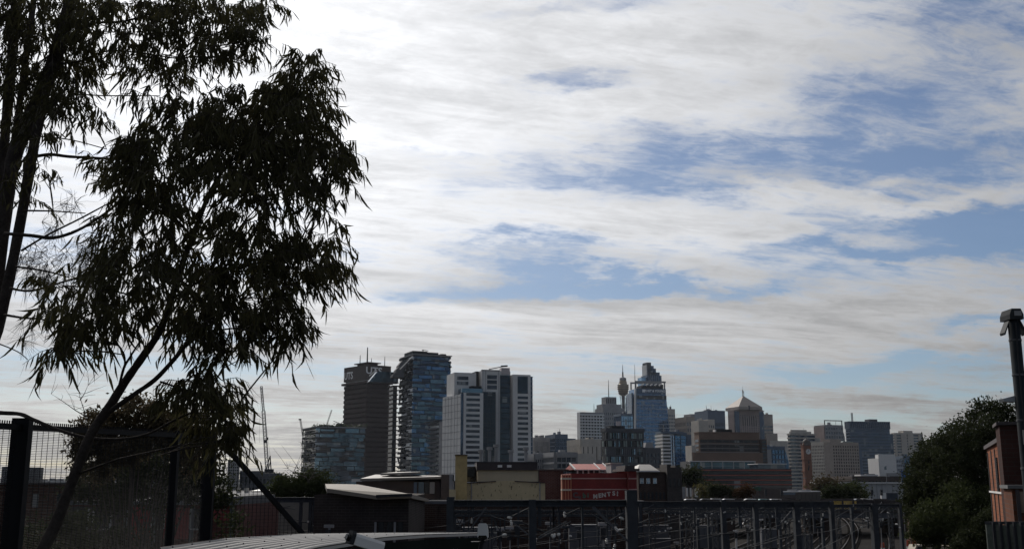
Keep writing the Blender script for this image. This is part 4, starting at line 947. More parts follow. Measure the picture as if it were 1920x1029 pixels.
gantry('short gantry on a single thick column by the bridge opening', 82, 1600, 1690, 944, 949, [(1637, 10, 943), (1686, 4, 943)], [(1628, 2, 950, 990)], [(1618, 952, 1640, 962, 1.4), (1618, 958, 1640, 958, 1.2), (1662, 950, 1645, 965, 1.4)], 13, 10)
gantry('distant gantry behind the nearest one left of its thick column', 100, 870, 1180, 952, 956, [(880, 4, 950), (955, 4, 951), (1045, 4.5, 950), (1100, 4, 951), (1130, 4, 951)], [(918, 3, 956, 990), (1070, 3, 956, 990)], [(1050, 975, 1090, 958, 1.2), (960, 960, 990, 980, 1.2), (890, 975, 930, 958, 1.2)], 17, 20)
for k in range(11):      # wires over each track
    m = MB(); pts = [(TX(2 + 5*k, d), d, 5.1 - .05*math.sin(d*.12)) for d in np.arange(46, 183, 8.)]; m.tube(pts, .02, 3, False)
    m2 = [(p[0], p[1], p[2] + 1.0 + .25*math.cos(p[1]*.12)) for p in pts]; m.tube(m2, .02, 3, False)
    for p, q in zip(pts, m2): m.bar(p, q, .02)
    tag(obj('overhead_wire', m, M_DARK), 'thin overhead contact wires over the %s track' % ('leftmost', 'second from left', 'third from left', 'fourth from left', 'fifth from left', 'middle', 'fifth from right', 'fourth from right', 'third from right', 'second from right', 'rightmost')[k], 'wire', 'overhead wires along the tracks')
def signal_post(px, yt, d, label, m=M_GREY, w=.12):
    p = P(px, yt, d); t = thing('signal_post', label, 'post', (p.x, d, 0))
    obj('post', MB().tube([(0, 0, 0), (.05, 0, p.z)], w/2, 8), m, t); obj('bracket', MB().box(-.25, .3, -.1, .1, p.z - .05, p.z + .12), m, t); obj('lamp_box', MB().box(-.14, .14, -.2, .05, p.z - .75, p.z - .15), M_DARK, t)
signal_post(1379, 995, 118, 'white signal post between the tracks below the long gantry', M_WHITE, .2)
signal_post(1426, 974, 125, 'slim white post beside the thick dark gantry column', M_WHITE, .12)
signal_post(1268, 1017, 120, 'short pale post at the lower edge left of the white signal post', M_GREY, .18)
signal_post(938, 992, 70, 'thin post with small head beside the nearest gantry column', M_GREY, .1)
signal_post(955, 990, 72, 'thin post with round head below the cream building', M_GREY, .1)
signal_post(616, 987, 60, 'pale post with lamp box above the corrugated roof', M_GREY, .14)
signal_post(703, 975, 64, 'thin pale post right of the left gantry column', M_WHITE, .1)
signal_post(742, 975, 64, 'thin pale post before the dark brick warehouse', M_WHITE, .1)
def cabinet(px, yt, d, w, h, m, label):
    p = P(px, yt, d); t = thing('equipment_cabinet', label, 'cabinet', (p.x, d, 0), 0)
    obj('cabinet_body', MB().box(-w/2, w/2, -.4, .4, .2 if p.z > h else 0, p.z), m, t); obj('cabinet_lid', MB().box(-w/2 - .08, w/2 + .08, -.5, .5, p.z + .01, p.z + .1), m, t); obj('door', MB().box(-w*.35, w*.35, -.44, -.405, p.z*.3, p.z*.85), M_DGREY, t)
cabinet(1348, 1000, 140, 2.6, 3, M_STEEL, 'grey equipment cabinet behind the long gantry column'); cabinet(1065, 1000, 118, 2.2, 3, M_STEEL, 'grey equipment cabinet under the nearest gantry beam'); cabinet(1240, 1010, 125, 2.0, 2, M_DGREY, 'dark low cabinet right of the thick column')

def retaining_wall():
    d = 86; x0, x1 = P(770, 938, d).x, P(1205, 938, d).x; zt = P(1000, 938, d).z
    t = thing('retaining_wall', 'dark stained brick retaining wall under the cream and red buildings', 'wall', (x0, d, 0)); L = x1 - x0
    obj('brickwork', MB().box(0, L, 0, 1.2, 0, zt - .25), M_BRICKD, t); obj('coping', MB().box(-.1, L + .1, -.12, 1.3, zt - .245, zt), M_DGREY, t)
    for i in range(14): x = L*(i + .5)/14; obj('pilaster', MB().box(x - .22, x + .22, -.2, -.005, 0, zt - .35), M_BRICKD, t)
    for i in range(13): x = L*(i + 1)/14; obj('cable_bracket', MB().box(x - .06, x + .06, -.25, -.005, 2.6 + (i % 3)*.5, 2.75 + (i % 3)*.5), M_GREY, t)
    for z in (2.7, 3.2, 3.75): obj('wall_cable', MB().bar((0, -.2, z), (L, -.2, z + .05), .05), M_DARK, t)
retaining_wall()
def truss_gantry(label, d, xa, xb, y0, y1, legs, seed):
    o = Vector((P(xa, y0, d).x, d, 0)); t = thing('truss_gantry', label, 'gantry', o); rnd = random.Random(seed)
    L = P(xb, y0, d).x - o.x; z1, z0 = P(xa, y0, d).z, P(xa, y1, d).z; n = max(4, int(L/(z1 - z0)/1.2))
    obj('chord', MB().bar((0, 0, z1), (L, 0, z1), .12), M_STEEL, t); obj('chord', MB().bar((0, 0, z0), (L, 0, z0), .12), M_STEEL, t)
    m = MB()
    for i in range(n): a, b_ = L*i/n, L*(i+1)/n; m.bar((a, 0, z0), (b_, 0, z1), .06); m.bar((a, 0, z1), (b_, 0, z0), .06); m.bar((a, 0, z0), (a, 0, z1), .07)
    obj('lattice', m, M_STEEL, t, kind='stuff')
    for px in legs:
        x = P(px, y1, d).x - o.x; mb = MB(); lattice(mb, (x, 0, 0), (x, 0, z0), .5, 8, .07); obj('column', mb, M_STEEL, t)
    ps = []
    for i in range(int(L/3.2)):
        x = rnd.uniform(0, L); z = z0 - rnd.uniform(.2, 1.6); m = MB(); m.bar((x, 0, z0), (x, 0, z), .05); m.bar((x, 0, z), (x + rnd.choice((-1, 1))*rnd.uniform(.6, 2.), 0, z + rnd.uniform(-.2, .7)), .04); obj('cantilever_arm', m, M_STEEL, t)
        ps += [(x, -.1, z), (x + rnd.uniform(-.6, .6), .1, z + .3)]
    insulators(t, ps)
truss_gantry('dark lattice gantry behind the nearest one, under the red building', 63, 850, 1180, 957, 966, (862, 930, 1040, 1128), 3)
truss_gantry('dark lattice gantry across the tracks right of the thick column', 100, 1190, 1560, 954, 961, (1222, 1290, 1340, 1438, 1512), 4)
truss_gantry('far lattice gantry just before the road bridge', 150, 1200, 1700, 950, 955, (1250, 1330, 1405, 1475, 1570, 1668), 5)
for px, y, d, w, h, lab in ((900, 990, 76, 2.4, 2.6, 'dark relay hut at the foot of the retaining wall'), (1105, 985, 78, 3.0, 2.6, 'dark relay hut below the graffiti wall'), (1225, 985, 132, 3.5, 2.6, 'wide dark relay hut right of the thick column'),
                            (1320, 985, 150, 3.0, 2.4, 'dark relay hut before the bridge piers'), (1440, 992, 150, 2.2, 2.2, 'small dark trackside locker near the white posts'), (1510, 1003, 135, 1.6, 2, 'small dark trackside locker by the dark gantry column')):
    cabinet(px, y, d, w, h, M_DGREY, lab)
rn = random.Random(12); ORD = ['leftmost', 'middle one', 'rightmost', 'leftmost', 'second from left', 'middle one', 'second from right', 'rightmost', 'leftmost', 'second from left', 'third from left', 'rightmost', 'leftmost', 'second from left', 'third from left', 'rightmost']
for k in range(16):
    px = (860, 915, 970, 1030, 1060, 1085, 1130, 1150, 1210, 1255, 1300, 1345, 1400, 1470, 1535, 1650)[k]; d = rn.choice((58, 66, 74)) if px < 1170 else rn.choice((95, 108, 128, 140))
    side = ('beside the retaining wall' if px < 1000 else 'below the graffiti wall' if px < 1170 else 'left of the white posts' if px < 1370 else 'near the bridge opening')
    signal_post(px, rn.uniform(972, 992), d, 'thin trackside post, %s of those %s' % (ORD[k], side), M_STEEL if k % 3 else M_GREY, .1)
for o_ in [x for x in C.objects if x.name.startswith('signal_post') and str(x.get('label', '')).startswith('thin grey trackside')]: o_['group'] = 'thin trackside posts in the rail yard'

# ---------------------------------------------------------------- buildings beside the line
M_CWALL = mat('cream_wall', (.56, .465, .29), .9, var=.12, scale=.5)
M_OCHRE = mat('ochre_wall', (.46, .35, .17), .9, var=.2, scale=.4)
M_REDW = mat('dark_red_paint', (.20, .03, .03), .85, var=.22, scale=.5)
M_ROOFB = mat('dark_roof_fascia', (.055, .045, .048), .7, var=.2)
def cream_building():
    d = 95; b = B('warehouse', 'cream rendered warehouse with dark fascia and tall chimney block', 'building', 874, 874.5, 1022, 905, d, 3, depth=14)
    pts = [(0, 0, 0), (b.W, 0, 0), (b.W, 0, b.z(904)), (b.u(965), 0, b.z(901)), (b.u(930), 0, b.z(901)), (0, 0, b.z(905))]
    b.part('wall', MB().ext(pts, (0, 14, 0)), M_CWALL)
    b.part('upper_wall', MB().box(b.u(895), b.u(1010.5), .6, 12, b.z(903) + .02, b.z(881)), mat('pale_panel_wall', (.50, .43, .31), .85, var=.1, scale=.4))
    b.part('fascia', MB().box(b.u(894), b.u(1008.5), .3, 12.2, b.z(881) + .01, b.z(866)), M_ROOFB)
    b.part('fascia_edge', MB().box(b.u(893.5), b.u(1009.5), .2, 12.3, b.z(866) + .01, b.z(864.8)), M_DGREY)
    b.part('wall_trim', MB().box(b.u(894), b.u(1011), .45, .58, b.z(903.3), b.z(902.2)).box(b.u(1010.6), b.u(1011.6), .4, 12, b.z(903), b.z(880)), M_ROOFB)
    for px in (937.5, 955): b.part('vent', MB().box(b.u(px) - .2, b.u(px) + .2, .1, .3, b.z(875.5), b.z(871)), M_WHITE)
    ch = b.part('chimney', MB().box(b.u(853.3), b.u(875.5), -.8, 3, 0, b.z(853.5)), M_OCHRE); obj('chimney_cap', MB().box(b.u(852.5), b.u(876.3), -1, 3.2, b.z(853.5) + .01, b.z(852)), M_ROOFB, ch)
    b.part('low_wing', MB().box(b.u(842.5), b.u(855), -1.2, -.81, 0, b.z(917)), M_CWALL).name = 'low_wing'
    b.part('low_wing', MB().box(b.u(842.5), b.u(850), -.79, 3, 0, b.z(889)), M_GREY)
    b.part('side_window', MB().box(b.u(876.5), b.u(890), 3, 3.2, b.z(893), b.z(878)), G_BLACK); b.part('rear_block', MB().box(b.u(876), b.u(893), 3.3, 11, b.z(903), b.z(873)), M_DGREY)
    pp = MB().tube([(b.u(853) - .05, -.95, b.z(925)), (b.u(853) - .05, -.95, b.z(902)), (b.u(850), -.95, b.z(900)), (b.u(850), -.95, b.z(890))], .06, 6); b.part('drain_pipe', pp, M_DARK)
    rs = random.Random(9); st = mat('wall_stain', (.15, .125, .085), .95, var=.4, scale=2.)
    sm = MB()
    for i in range(60):
        x = rs.uniform(.1, b.W - .4); z = rs.choice((b.z(904) - rs.uniform(.1, .5), b.z(934) + rs.uniform(-.3, .5), rs.uniform(b.z(932), b.z(906)))); w = rs.uniform(.02, .09); h = rs.uniform(.04, .3)
        sm.ext([(x, -.012, z), (x + w, -.012, z + .02), (x + w*.8, -.012, z + h), (x + w*.2, -.012, z + h*.8)], (0, .02, 0))
    b.part('wall_stain', sm, st, 'stuff')
    b.part('gutter', MB().bar((b.u(874.5), -.08, b.z(905.3)), (b.u(930), -.08, b.z(901.6)), .08).bar((b.u(965), -.08, b.z(901.6)), (b.W, -.08, b.z(904.5)), .08), M_ROOFB)
    for px in (884, 1012): b.part('down_pipe', MB().tube([(b.u(px), -.07, 0), (b.u(px), -.07, b.z(905))], .05, 6), M_GREY)
    for k, px in enumerate((904, 921, 934, 963, 993)):
        b.part('roof_vent_pipe', MB().lathe([(.16, 0), (.16, .9 + .25*(k % 3)), (.28, .95 + .25*(k % 3)), (.28, 1.2 + .25*(k % 3))], 8, (b.u(px), 5, b.z(864.7))), M_GREY)
cream_building()
def red_building():
    d = 120; b = B('red_building', 'dark red painted building with pale stripes and graffiti', 'building', 1069.5, 1070, 1175, 887, d, 4, depth=9); b.core(M_REDW, 'wall')
    for y in (896.5, 917): b.part('pale_stripe', MB().box(-.05, b.W, -.06, .1, b.z(y) - .05, b.z(y) + .06), mat('pale_stripe_paint', (.5, .33, .32), .8))
    # ribbed corner turret on the left
    br = MB(); m = mat('orange_brick_rib', (.42, .16, .10), .85, var=.15)
    for i in range(7): a = b.u(1053 + i*2.6); piece('corner_pilaster', b.o, m if i % 2 == 0 else M_REDW, a, a + .16, -.25 - .08*math.sin(i/6*math.pi), .8, 0, b.z(889 + (i % 2)))
    for y in (897, 918): b.part('corner_moulding', MB().box(b.u(1052.6), b.u(1070.2), -.42, .75, b.z(y) - .08, b.z(y) + .12), M_CREAM)
    b.part('end_block', MB().box(b.u(1175.5), b.u(1191), -.8, 7, 0, b.z(883)), M_REDW); b.part('end_cap', MB().box(b.u(1168), b.u(1196), -1.1, 7.4, b.z(883) + .01, b.z(878)).box(b.u(1172), b.u(1190), -.2, 6, b.z(878) + .01, b.z(872)), M_ROOFB)
    for y in (896.8, 917): b.part('pale_stripe', MB().box(b.u(1175.6), b.u(1191), -.88, -.7, b.z(y) - .05, b.z(y) + .06), mat('pale_stripe_paint', (.5, .33, .32)))
    gp = mat('graffiti_grey', (.55, .52, .52), .8); gg = mat('graffiti_green', (.07, .15, .12), .8)
    for s_, px, y, sz, rz in (('M', 1115.5, 930.2, 9.5, -.02), ('E', 1124, 928.6, 9.5, .08), ('N', 1131.5, 927.6, 9.5, .05), ('T', 1141, 926, 9.5, .1), ('S', 1150, 924.6, 10, .05), ('!', 1157, 925.2, 10.5, -.05)):
        text('graffiti_letter', s_, b.o, gp, pw(sz, d)*1.05, (b.u(px), -.05, b.z(y)), (R(90), -rz, 0), .01, bold=.03, sx=1.05)
    for s_, px, y, sz in (('C', 1078.5, 928, 12), ('u', 1086, 931, 8), ('b', 1095, 928.5, 11), ('i', 1102, 928, 10)):
        text('graffiti_letter', s_, b.o, gg if px > 1090 else mat('graffiti_dim', (.10, .09, .10)), pw(sz, d)*1.1, (b.u(px), -.05, b.z(y)), (R(90), 0, 0), .01, bold=.04)
    b.part('parapet_step', MB().box(b.u(1105), b.u(1175), .1, 1, b.z(887) + .01, b.z(886)), M_REDW)
red_building()
def red_roof_house():
    d = 132; b = B('roof_pavilion', 'small gabled pavilion with red iron roof behind the red building', 'building', 1080, 1083, 1134, 883, d, 10, depth=5)
    for k in range(6): piece('post', b.o, M_WHITE, b.W*k/5 - .07, b.W*k/5 + .07, -.1, .1, 0, b.z(880.5))
    b.part('wall', MB().box(.3, b.W - .3, 1, 4.6, 0, b.z(881)), M_DGREY)
    zr, ze = b.z(868.5), b.z(880)
    b.part('roof', MB().add([(-.4, -.5, ze), (b.W + .4, -.5, ze), (b.W + .3, 2.5, zr), (-.3, 2.5, zr), (-.4, 5.5, ze), (b.W + .4, 5.5, ze)], [(0, 1, 2, 3), (3, 2, 5, 4), (0, 3, 4), (1, 5, 2)]), mat('red_iron_roof', (.42, .115, .095), .6, var=.15, scale=.5))
    gb = MB()
    for x in (-.42, b.u(1123), b.W + .42): gb.bar((x, -.6, ze), (x, 2.5, zr + .06), .16)
    gb.bar((-.45, -.55, ze - .02), (b.W + .45, -.55, ze - .02), .1); b.part('bargeboard', gb, M_WHITE)
red_roof_house()
b = B('plain_shed', 'plain pale grey stepped wall block behind the red building', 'building', 1145, 1146, 1167, 869, 128, 4, depth=4); b.core(M_GREY, 'wall'); b.part('lower_step', MB().box(-.5, b.W*.6, -.5, -.05, 0, b.z(886)), M_GREY); b.part('roof_edge', MB().box(-.1, b.W + .1, -.1, 4, b.H + .01, b.H + .12), M_CREAM)
b = B('brick_building', 'long dark red-brown brick wall between the cream and red buildings', 'building', 1008, 1010, 1056, 882, 135, 4, depth=8); b.core(brickmat('maroon_brick', (.10, .045, .04), (.13, .055, .045)), 'wall'); b.part('coping', MB().box(-.1, b.W + 7, -.15, 8, b.H + .01, b.H + .2), M_BROWN)
def old_brick():
    d = 165; b = B('brick_house', 'dark old brick building with grey roof and three pale windows', 'building', 1194, 1197, 1248, 884, d, 6, depth=12)
    b.core(M_BRICKD, 'wall'); b.part('gutter', MB().box(-.3, b.u(1236), -.4, .05, b.H, b.H + .18), M_WHITE)
    b.part('roof', MB().add([(-.3, -.3, b.H + .2), (b.u(1235), -.3, b.H + .2), (b.u(1233), 5, b.z(869)), (b.u(1213), 5, b.z(869)), (-.3, 11, b.H + .2), (b.u(1235), 11, b.H + .2)], [(0, 1, 2, 3), (3, 2, 5, 4), (0, 3, 4), (1, 5, 2)]), mat('grey_slate', (.23, .22, .21), .6, var=.15, scale=.4))
    for px in (1203, 1215, 1227.5):
        w = b.part('window', MB().box(b.u(px) - .24, b.u(px) + .24, -.06, .05, b.z(906), b.z(896)), G_PALE); o = obj('window_frame', MB().box(b.u(px) - .3, b.u(px) + .3, -.1, -.061, b.z(901) - .05, b.z(901) + .05).box(b.u(px) - .03, b.u(px) + .03, -.1, -.062, b.z(906), b.z(896)).box(b.u(px) - .3, b.u(px) - .22, -.1, -.063, b.z(906), b.z(896)).box(b.u(px) + .22, b.u(px) + .3, -.1, -.064, b.z(906), b.z(896)), M_WHITE, w)
    for i in range(7): piece('arch_opening', b.o, M_DARK, b.W*(i + .25)/7, b.W*(i + .75)/7, -.05, .1, b.z(935), b.z(922))
    b.part('side_wing', MB().box(b.W + .05, b.u(1276), -.8, 10, 0, b.z(876)).box(b.u(1249), b.u(1256), -.6, 4, b.z(876) + .01, b.z(870)).box(b.u(1265), b.u(1270), -.6, 4, b.z(876) + .01, b.z(872)), mat('dark_stone', (.06, .052, .05), .9, var=.3, scale=.5))
    for i in range(3): piece('wing_window', b.o, G_BLACK, b.u(1252 + i*8), b.u(1256 + i*8), -.9, -.7, b.z(912), b.z(896))
old_brick()
b = B('brick_building', 'dim red painted wall low behind the small gantry and cream chimney', 'building', 764, 767, 850, 938, 135, 3, depth=8); b.core(mat('dull_red_wall', (.17, .022, .028), .85, var=.25, scale=.4), 'wall'); b.part('coping', MB().box(-.1, b.W, -.15, 8, b.H + .01, b.H + .25), M_DGREY); b.part('awning', MB().ext([(0, -1.5, b.z(950)), (b.W*.25, -1.5, b.z(950)), (b.W*.25, -.05, b.z(946)), (0, -.05, b.z(946))], (0, 0, .15)), M_CREAM)
# long flat-roofed building
def flat_long():
    d = 115; b = B('long_building', 'long dark building with pale flat roof slopes below the brown tower', 'building', 664, 668, 826, 897, d, 6, depth=16)
    b.part('wall', MB().box(0, b.W, 0, 16, 0, b.z(902)), M_BROWN)
    rf = mat('pale_metal_roof', (.20, .18, .165), .5, var=.1, scale=.3)
    b.part('roof', MB().ext([(b.u(676), -.8, b.z(901)), (b.W + .2, -.8, b.z(897)), (b.W + .2, 9, b.z(894)), (b.u(700), 9, b.z(892))], (0, 0, .25)), rf)
    b.part('upper_roof', MB().ext([(b.u(712), 4, b.z(890)), (b.u(790), 4, b.z(887)), (b.u(790), 12, b.z(885.2)), (b.u(742), 12, b.z(885.6))], (0, 0, .22)), rf)
    b.part('upper_wall', MB().box(b.u(715), b.u(838), 5, 15, b.z(902), b.z(891)), M_ROOFB)
    b.part('right_end', MB().box(b.u(826.5), b.u(842), -1, 15, 0, b.z(889)), M_ROOFB)
    for x0, x1, m in ((776, 782, M_BLUEG), (785, 795, G_DARK), (797, 804, G_BLACK), (806, 815, M_GREY)): b.part('window', MB().box(b.u(x0), b.u(x1), -.12, .05, b.z(925), b.z(903)), m)
    b.part('rooftop_vent', MB().box(b.u(656), b.u(674), 4, 6, b.z(903), b.z(897)), M_WHITE)
flat_long()
# brick warehouse with broad pitched roof
def warehouse():
    d = 62; b = B('brick_warehouse', 'dark brick warehouse with broad low tan roof behind the corrugated roof', 'building', 588, 590, 767, 929, d, 2, depth=20)
    L = lambda x, y, dd: P(x, y, dd) - Vector((b.X, b.Y, 0))
    zr = b.z(928); b.part('wall', MB().ext([(0, 0, 0), (b.W, 0, 0), (b.W, 0, zr - .1), (b.u(700), 0, b.z(929)), (b.u(640), 0, b.z(921)), (0, 0, b.z(927))], (0, 20, 0)), brickmat('warehouse_brick', (.05, .042, .04), (.062, .05, .046), (.10, .095, .09)))
    b.part('roof', MB().ext([L(612, 915, 61.5), L(705, 928.5, 60.8), L(770, 926, 61.2), L(822, 935, 84), L(690, 907.5, 84), L(628, 906, 84)], (0, 0, -.22)), mat('tan_roof', (.21, .185, .155), .75, var=.12, scale=.3))
    b.part('gutter', MB().bar(L(703, 929.6, 60.7), L(771, 927.2, 60.9), .16), M_DARK)
    for x in (706, 742): b.part('down_pipe', MB().bar((b.u(x), -.1, 0), (b.u(x), -.1, b.z(978)), .12), M_GREY)
    for x in (712, 728, 748): b.part('window', MB().box(b.u(x), b.u(x + 9), -.06, .1, b.z(1002), b.z(978)), G_BLACK)
    b.part('lintel', MB().box(b.u(700), b.W - .1, -.1, .05, b.z(977), b.z(974.5)), M_BROWN)
warehouse()
b = B('pale_building', 'pale rendered end wall standing behind the left gantry', 'building', 524, 526, 584, 938, 76, 2, depth=8); b.core(mat('pale_render', (.22, .205, .18), .9, var=.12, scale=.4), 'wall'); b.part('coping', MB().box(-.1, b.W + .1, -.1, 8, b.H + .01, b.H + .12), M_GREY); b.part('side_wall', MB().box(b.W + .02, b.W + 1.2, .5, 8, 0, b.H - .3), M_GREY)
# left side behind the fence
b = B('brick_building', 'red-brown brick wall with pale roof edge behind the left fence panel', 'building', -60, -58, 140, 908, 55, 0, depth=10); b.core(brickmat('red_brown_brick', (.07, .035, .028), (.09, .045, .036), (.11, .1, .09)), 'wall'); b.part('roof_edge', MB().box(0, b.W + .2, -.2, 10, b.H + .01, b.H + .1), M_ROOFB); b.part('roof_light_edge', MB().box(b.u(96), b.W + .25, -.25, 9, b.H + .11, b.H + .18), M_WHITE)
for i in range(3): b.part('window', MB().box(b.u(20 + i*45), b.u(30 + i*45), -.05, .1, b.z(950), b.z(925)), G_BLACK)
def red_shop():
    b = B('shop_building', 'dim red-fronted building with grey fascia and tall windows behind the mesh', 'building', 128, 132, 445, 946, 50, 0, depth=9); b.core(mat('shop_red', (.075, .02, .018), .85, var=.25, scale=.6), 'wall')
    b.part('fascia', MB().box(0, b.W, -.25, 8, b.H + .01, b.H + .22), M_DGREY); b.part('fascia_edge', MB().box(b.u(145), b.u(210), -.3, -.26, b.H + .17, b.H + .21).box(b.u(217), b.u(289), -.3, -.26, b.H + .17, b.H + .22), M_WHITE)
    b.part('rear_fascia', MB().box(b.u(290), b.W, -.2, 8, b.H + .23, b.H + .4), M_DGREY)
    for x0, x1 in ((150, 170), (180, 212), (290, 311), (361, 380)):
        w = b.part('window', MB().box(b.u(x0), b.u(x1), -.05, .1, b.z(990), b.z(953)), G_BLACK); obj('window_frame', MB().box(b.u(x0) - .05, b.u(x0) + .02, -.09, -.051, b.z(990), b.z(953)).box(b.u(x1) - .04, b.u(x1) + .05, -.09, -.052, b.z(990), b.z(953)).box(b.u(x0), b.u(x1), -.09, -.053, b.z(990) - .06, b.z(990)), M_GREY, w)
    b.part('dark_wall', MB().box(0, b.u(232), -.04, .05, 0, b.z(949)), M_ROOFB)
    for x0, x1, y0, y1 in ((244, 288, 950, 1012), (312, 358, 951, 1010), (383, 432, 948, 975)): b.part('red_panel', MB().box(b.u(x0), b.u(x1), -.045, .05, b.z(y1), b.z(y0)), mat('shop_red_panel', (.19, .032, .034), .85, var=.3, scale=.8))
    for x0 in (236, 290, 360, 434): b.part('grey_pier', MB().box(b.u(x0), b.u(x0 + 7), -.07, .05, 0, b.z(948)), M_DGREY)
red_shop()
b = B('terrace_house', 'grey low house with two cream chimneys right of the thick fence post', 'building', 402, 405, 520, 928, 95, 0, depth=10); b.core(M_BROWN, 'wall')
for px in (436, 451): b.part('chimney', MB().box(b.u(px) - .16, b.u(px) + .16, 2, 2.4, b.H, b.z(914)), M_CREAM)
b.part('roof', MB().ext([(0, -.2, b.H + .01), (b.W, -.2, b.H + .01), (b.W, 5, b.H + .3), (0, 5, b.H + .3)], (0, 0, .08)), M_DGREY); b.part('white_roof', MB().ext([(b.u(455), 3, b.z(922)), (b.u(512), 3, b.z(921)), (b.u(505), 6, b.z(916)), (b.u(465), 6, b.z(917))], (0, 0, .08)), M_WHITE)
b.part('parapet', MB().box(b.u(402), b.u(428), 1, 1.3, b.H + .1, b.z(921)), M_TAN)

# ---------------------------------------------------------------- beyond the bridge
def sign_block(name, label, x0, x1, y0, y1, d, cols, zb=0):
    c = P(x0, y1, d); t = thing(name, label, 'sign', (c.x, d, 0)); w = P(x1, y1, d).x - c.x; za, zb_ = P(x0, y1, d).z, P(x0, y0, d).z
    n = len(cols)
    for i, m in enumerate(cols): obj('sign_panel', MB().box(w*i/n + .02, w*(i+1)/n - .02, -.1, .1, za, zb_), m, t)
    for x in (w*.15, w*.85): obj('post', MB().box(x - .08, x + .08, .11, .25, 0, zb_ - .1), M_DARK, t)
    return t
M_BLUEP = mat('sign_blue', (.05, .12, .32), .5); M_GREENP = mat('sign_green', (.02, .10, .065), .5)
sign_block('shop_sign', 'blue and white shop sign stack left of the dark conifer', 1274, 1286, 912, 934, 240, [M_BLUEP, M_GREY]); sign_block('shop_sign', 'white lettered shop hoarding beside the blue shop sign', 1287, 1297, 914, 930, 242, [M_WHITE, M_DARK, M_WHITE])
sign_block('shop_sign', 'small white billboard left of the dark conifer', 1303, 1312, 915, 931, 245, [M_WHITE]); sign_block('shop_sign', 'small deep blue sign at the foot of the dark conifer', 1320, 1328, 921, 932, 238, [M_BLUEP])
t = sign_block('road_sign', 'green direction sign with white left arrow over the road', 1409, 1427, 912.5, 919, 230, [M_GREENP]); w = P(1427, 915, 230).x - P(1409, 915, 230).x; zc_ = P(1409, 915.7, 230).z
obj('arrow', MB().bar((.15, -.13, zc_), (.45, -.13, zc_ + .33), .1, .02).bar((.15, -.13, zc_), (.45, -.13, zc_ - .33), .1, .02), M_WHITE, t)
sign_block('dark_billboard', 'dark blank billboard beside the white shed at the bridge end', 1662, 1684, 923.5, 937, 215, [mat('billboard_dark', (.03, .04, .06), .5)])
for px, lab in ((1435, 'traffic light left of the bus, under the green sign'), (1465, 'traffic light midway between green sign and bus'), (1484, 'traffic light just left of the bus front'), (1634, 'traffic light before the white shed'), (1652, 'twin traffic light before the white shed near the billboard')):
    p = P(px, 919, 205); t = thing('traffic_light', lab, 'traffic light', (p.x, 205, 0)); obj('pole', MB().tube([(0, 0, 0), (0, 0, p.z)], .06, 6), M_DARK, t); obj('lamp_head', MB().box(-.22, .22, -.3, -.07, p.z - .9, p.z + .2), M_DARK, t)
    for k in range(3): o = obj('lens', MB().lathe([(.1, 0), (.1, .03)], 8), M_DGREY, t); o.location = (0, -.3, p.z - .65 + k*.34); o.rotation_euler = (R(90), 0, 0)
p = P(1656, 927, 205); t = thing('signal_cabinet', 'small white signal box beside the dark billboard', 'cabinet', (p.x, 205, 0)); obj('cabinet_body', MB().box(-.45, .45, -.3, .3, 0, P(1656, 923, 205).z), M_WHITE, t); obj('cabinet_lid', MB().box(-.5, .5, -.35, .35, P(1656, 923, 205).z + .01, P(1656, 922.4, 205).z), M_GREY, t)
for px, yt, d, lab in ((1272, 884, 210, 'thin street lamp beside the dark old brick building'), (1504, 896, 230, 'slim street lamp in front of the clock tower base'), (1662, 893, 300, 'slim tall lamp post in front of the white shed'), (1598, 899, 300, 'thin lamp post near the beige hotel foot')):
    p = P(px, yt, d); t = thing('street_lamp', lab, 'street lamp', (p.x, d, 0)); obj('pole', MB().tube([(0, 0, 0), (0, 0, p.z)], .07, 6), M_GREY, t); obj('lamp_head', MB().box(-.15, .9, -.15, .15, p.z, p.z + .15), M_WHITE if px == 1272 else M_GREY, t)
def banner():
    p = P(1697, 905, 150); t = thing('feather_banner', 'blue and white feather banner half hidden by the trees', 'banner', (p.x, 150, 0)); z = lambda y: P(1697, y, 150).z
    obj('pole', MB().tube([(-.5, 0, 0), (-.5, 0, z(880))], .04, 6), M_GREY, t)
    obj('cloth', MB().ext([(-.45, 0, z(902)), (.55, 0, z(901)), (.5, 0, z(893)), (.1, 0, z(884)), (-.45, 0, z(880))], (0, .03, 0)), mat('banner_blue', (.07, .16, .42), .7), t)
    obj('white_patch', MB().ext([(-.2, -.03, z(905)), (.55, -.03, z(903)), (.55, -.03, z(898)), (-.1, -.03, z(900))], (0, .02, 0)), M_WHITE, t)
banner()

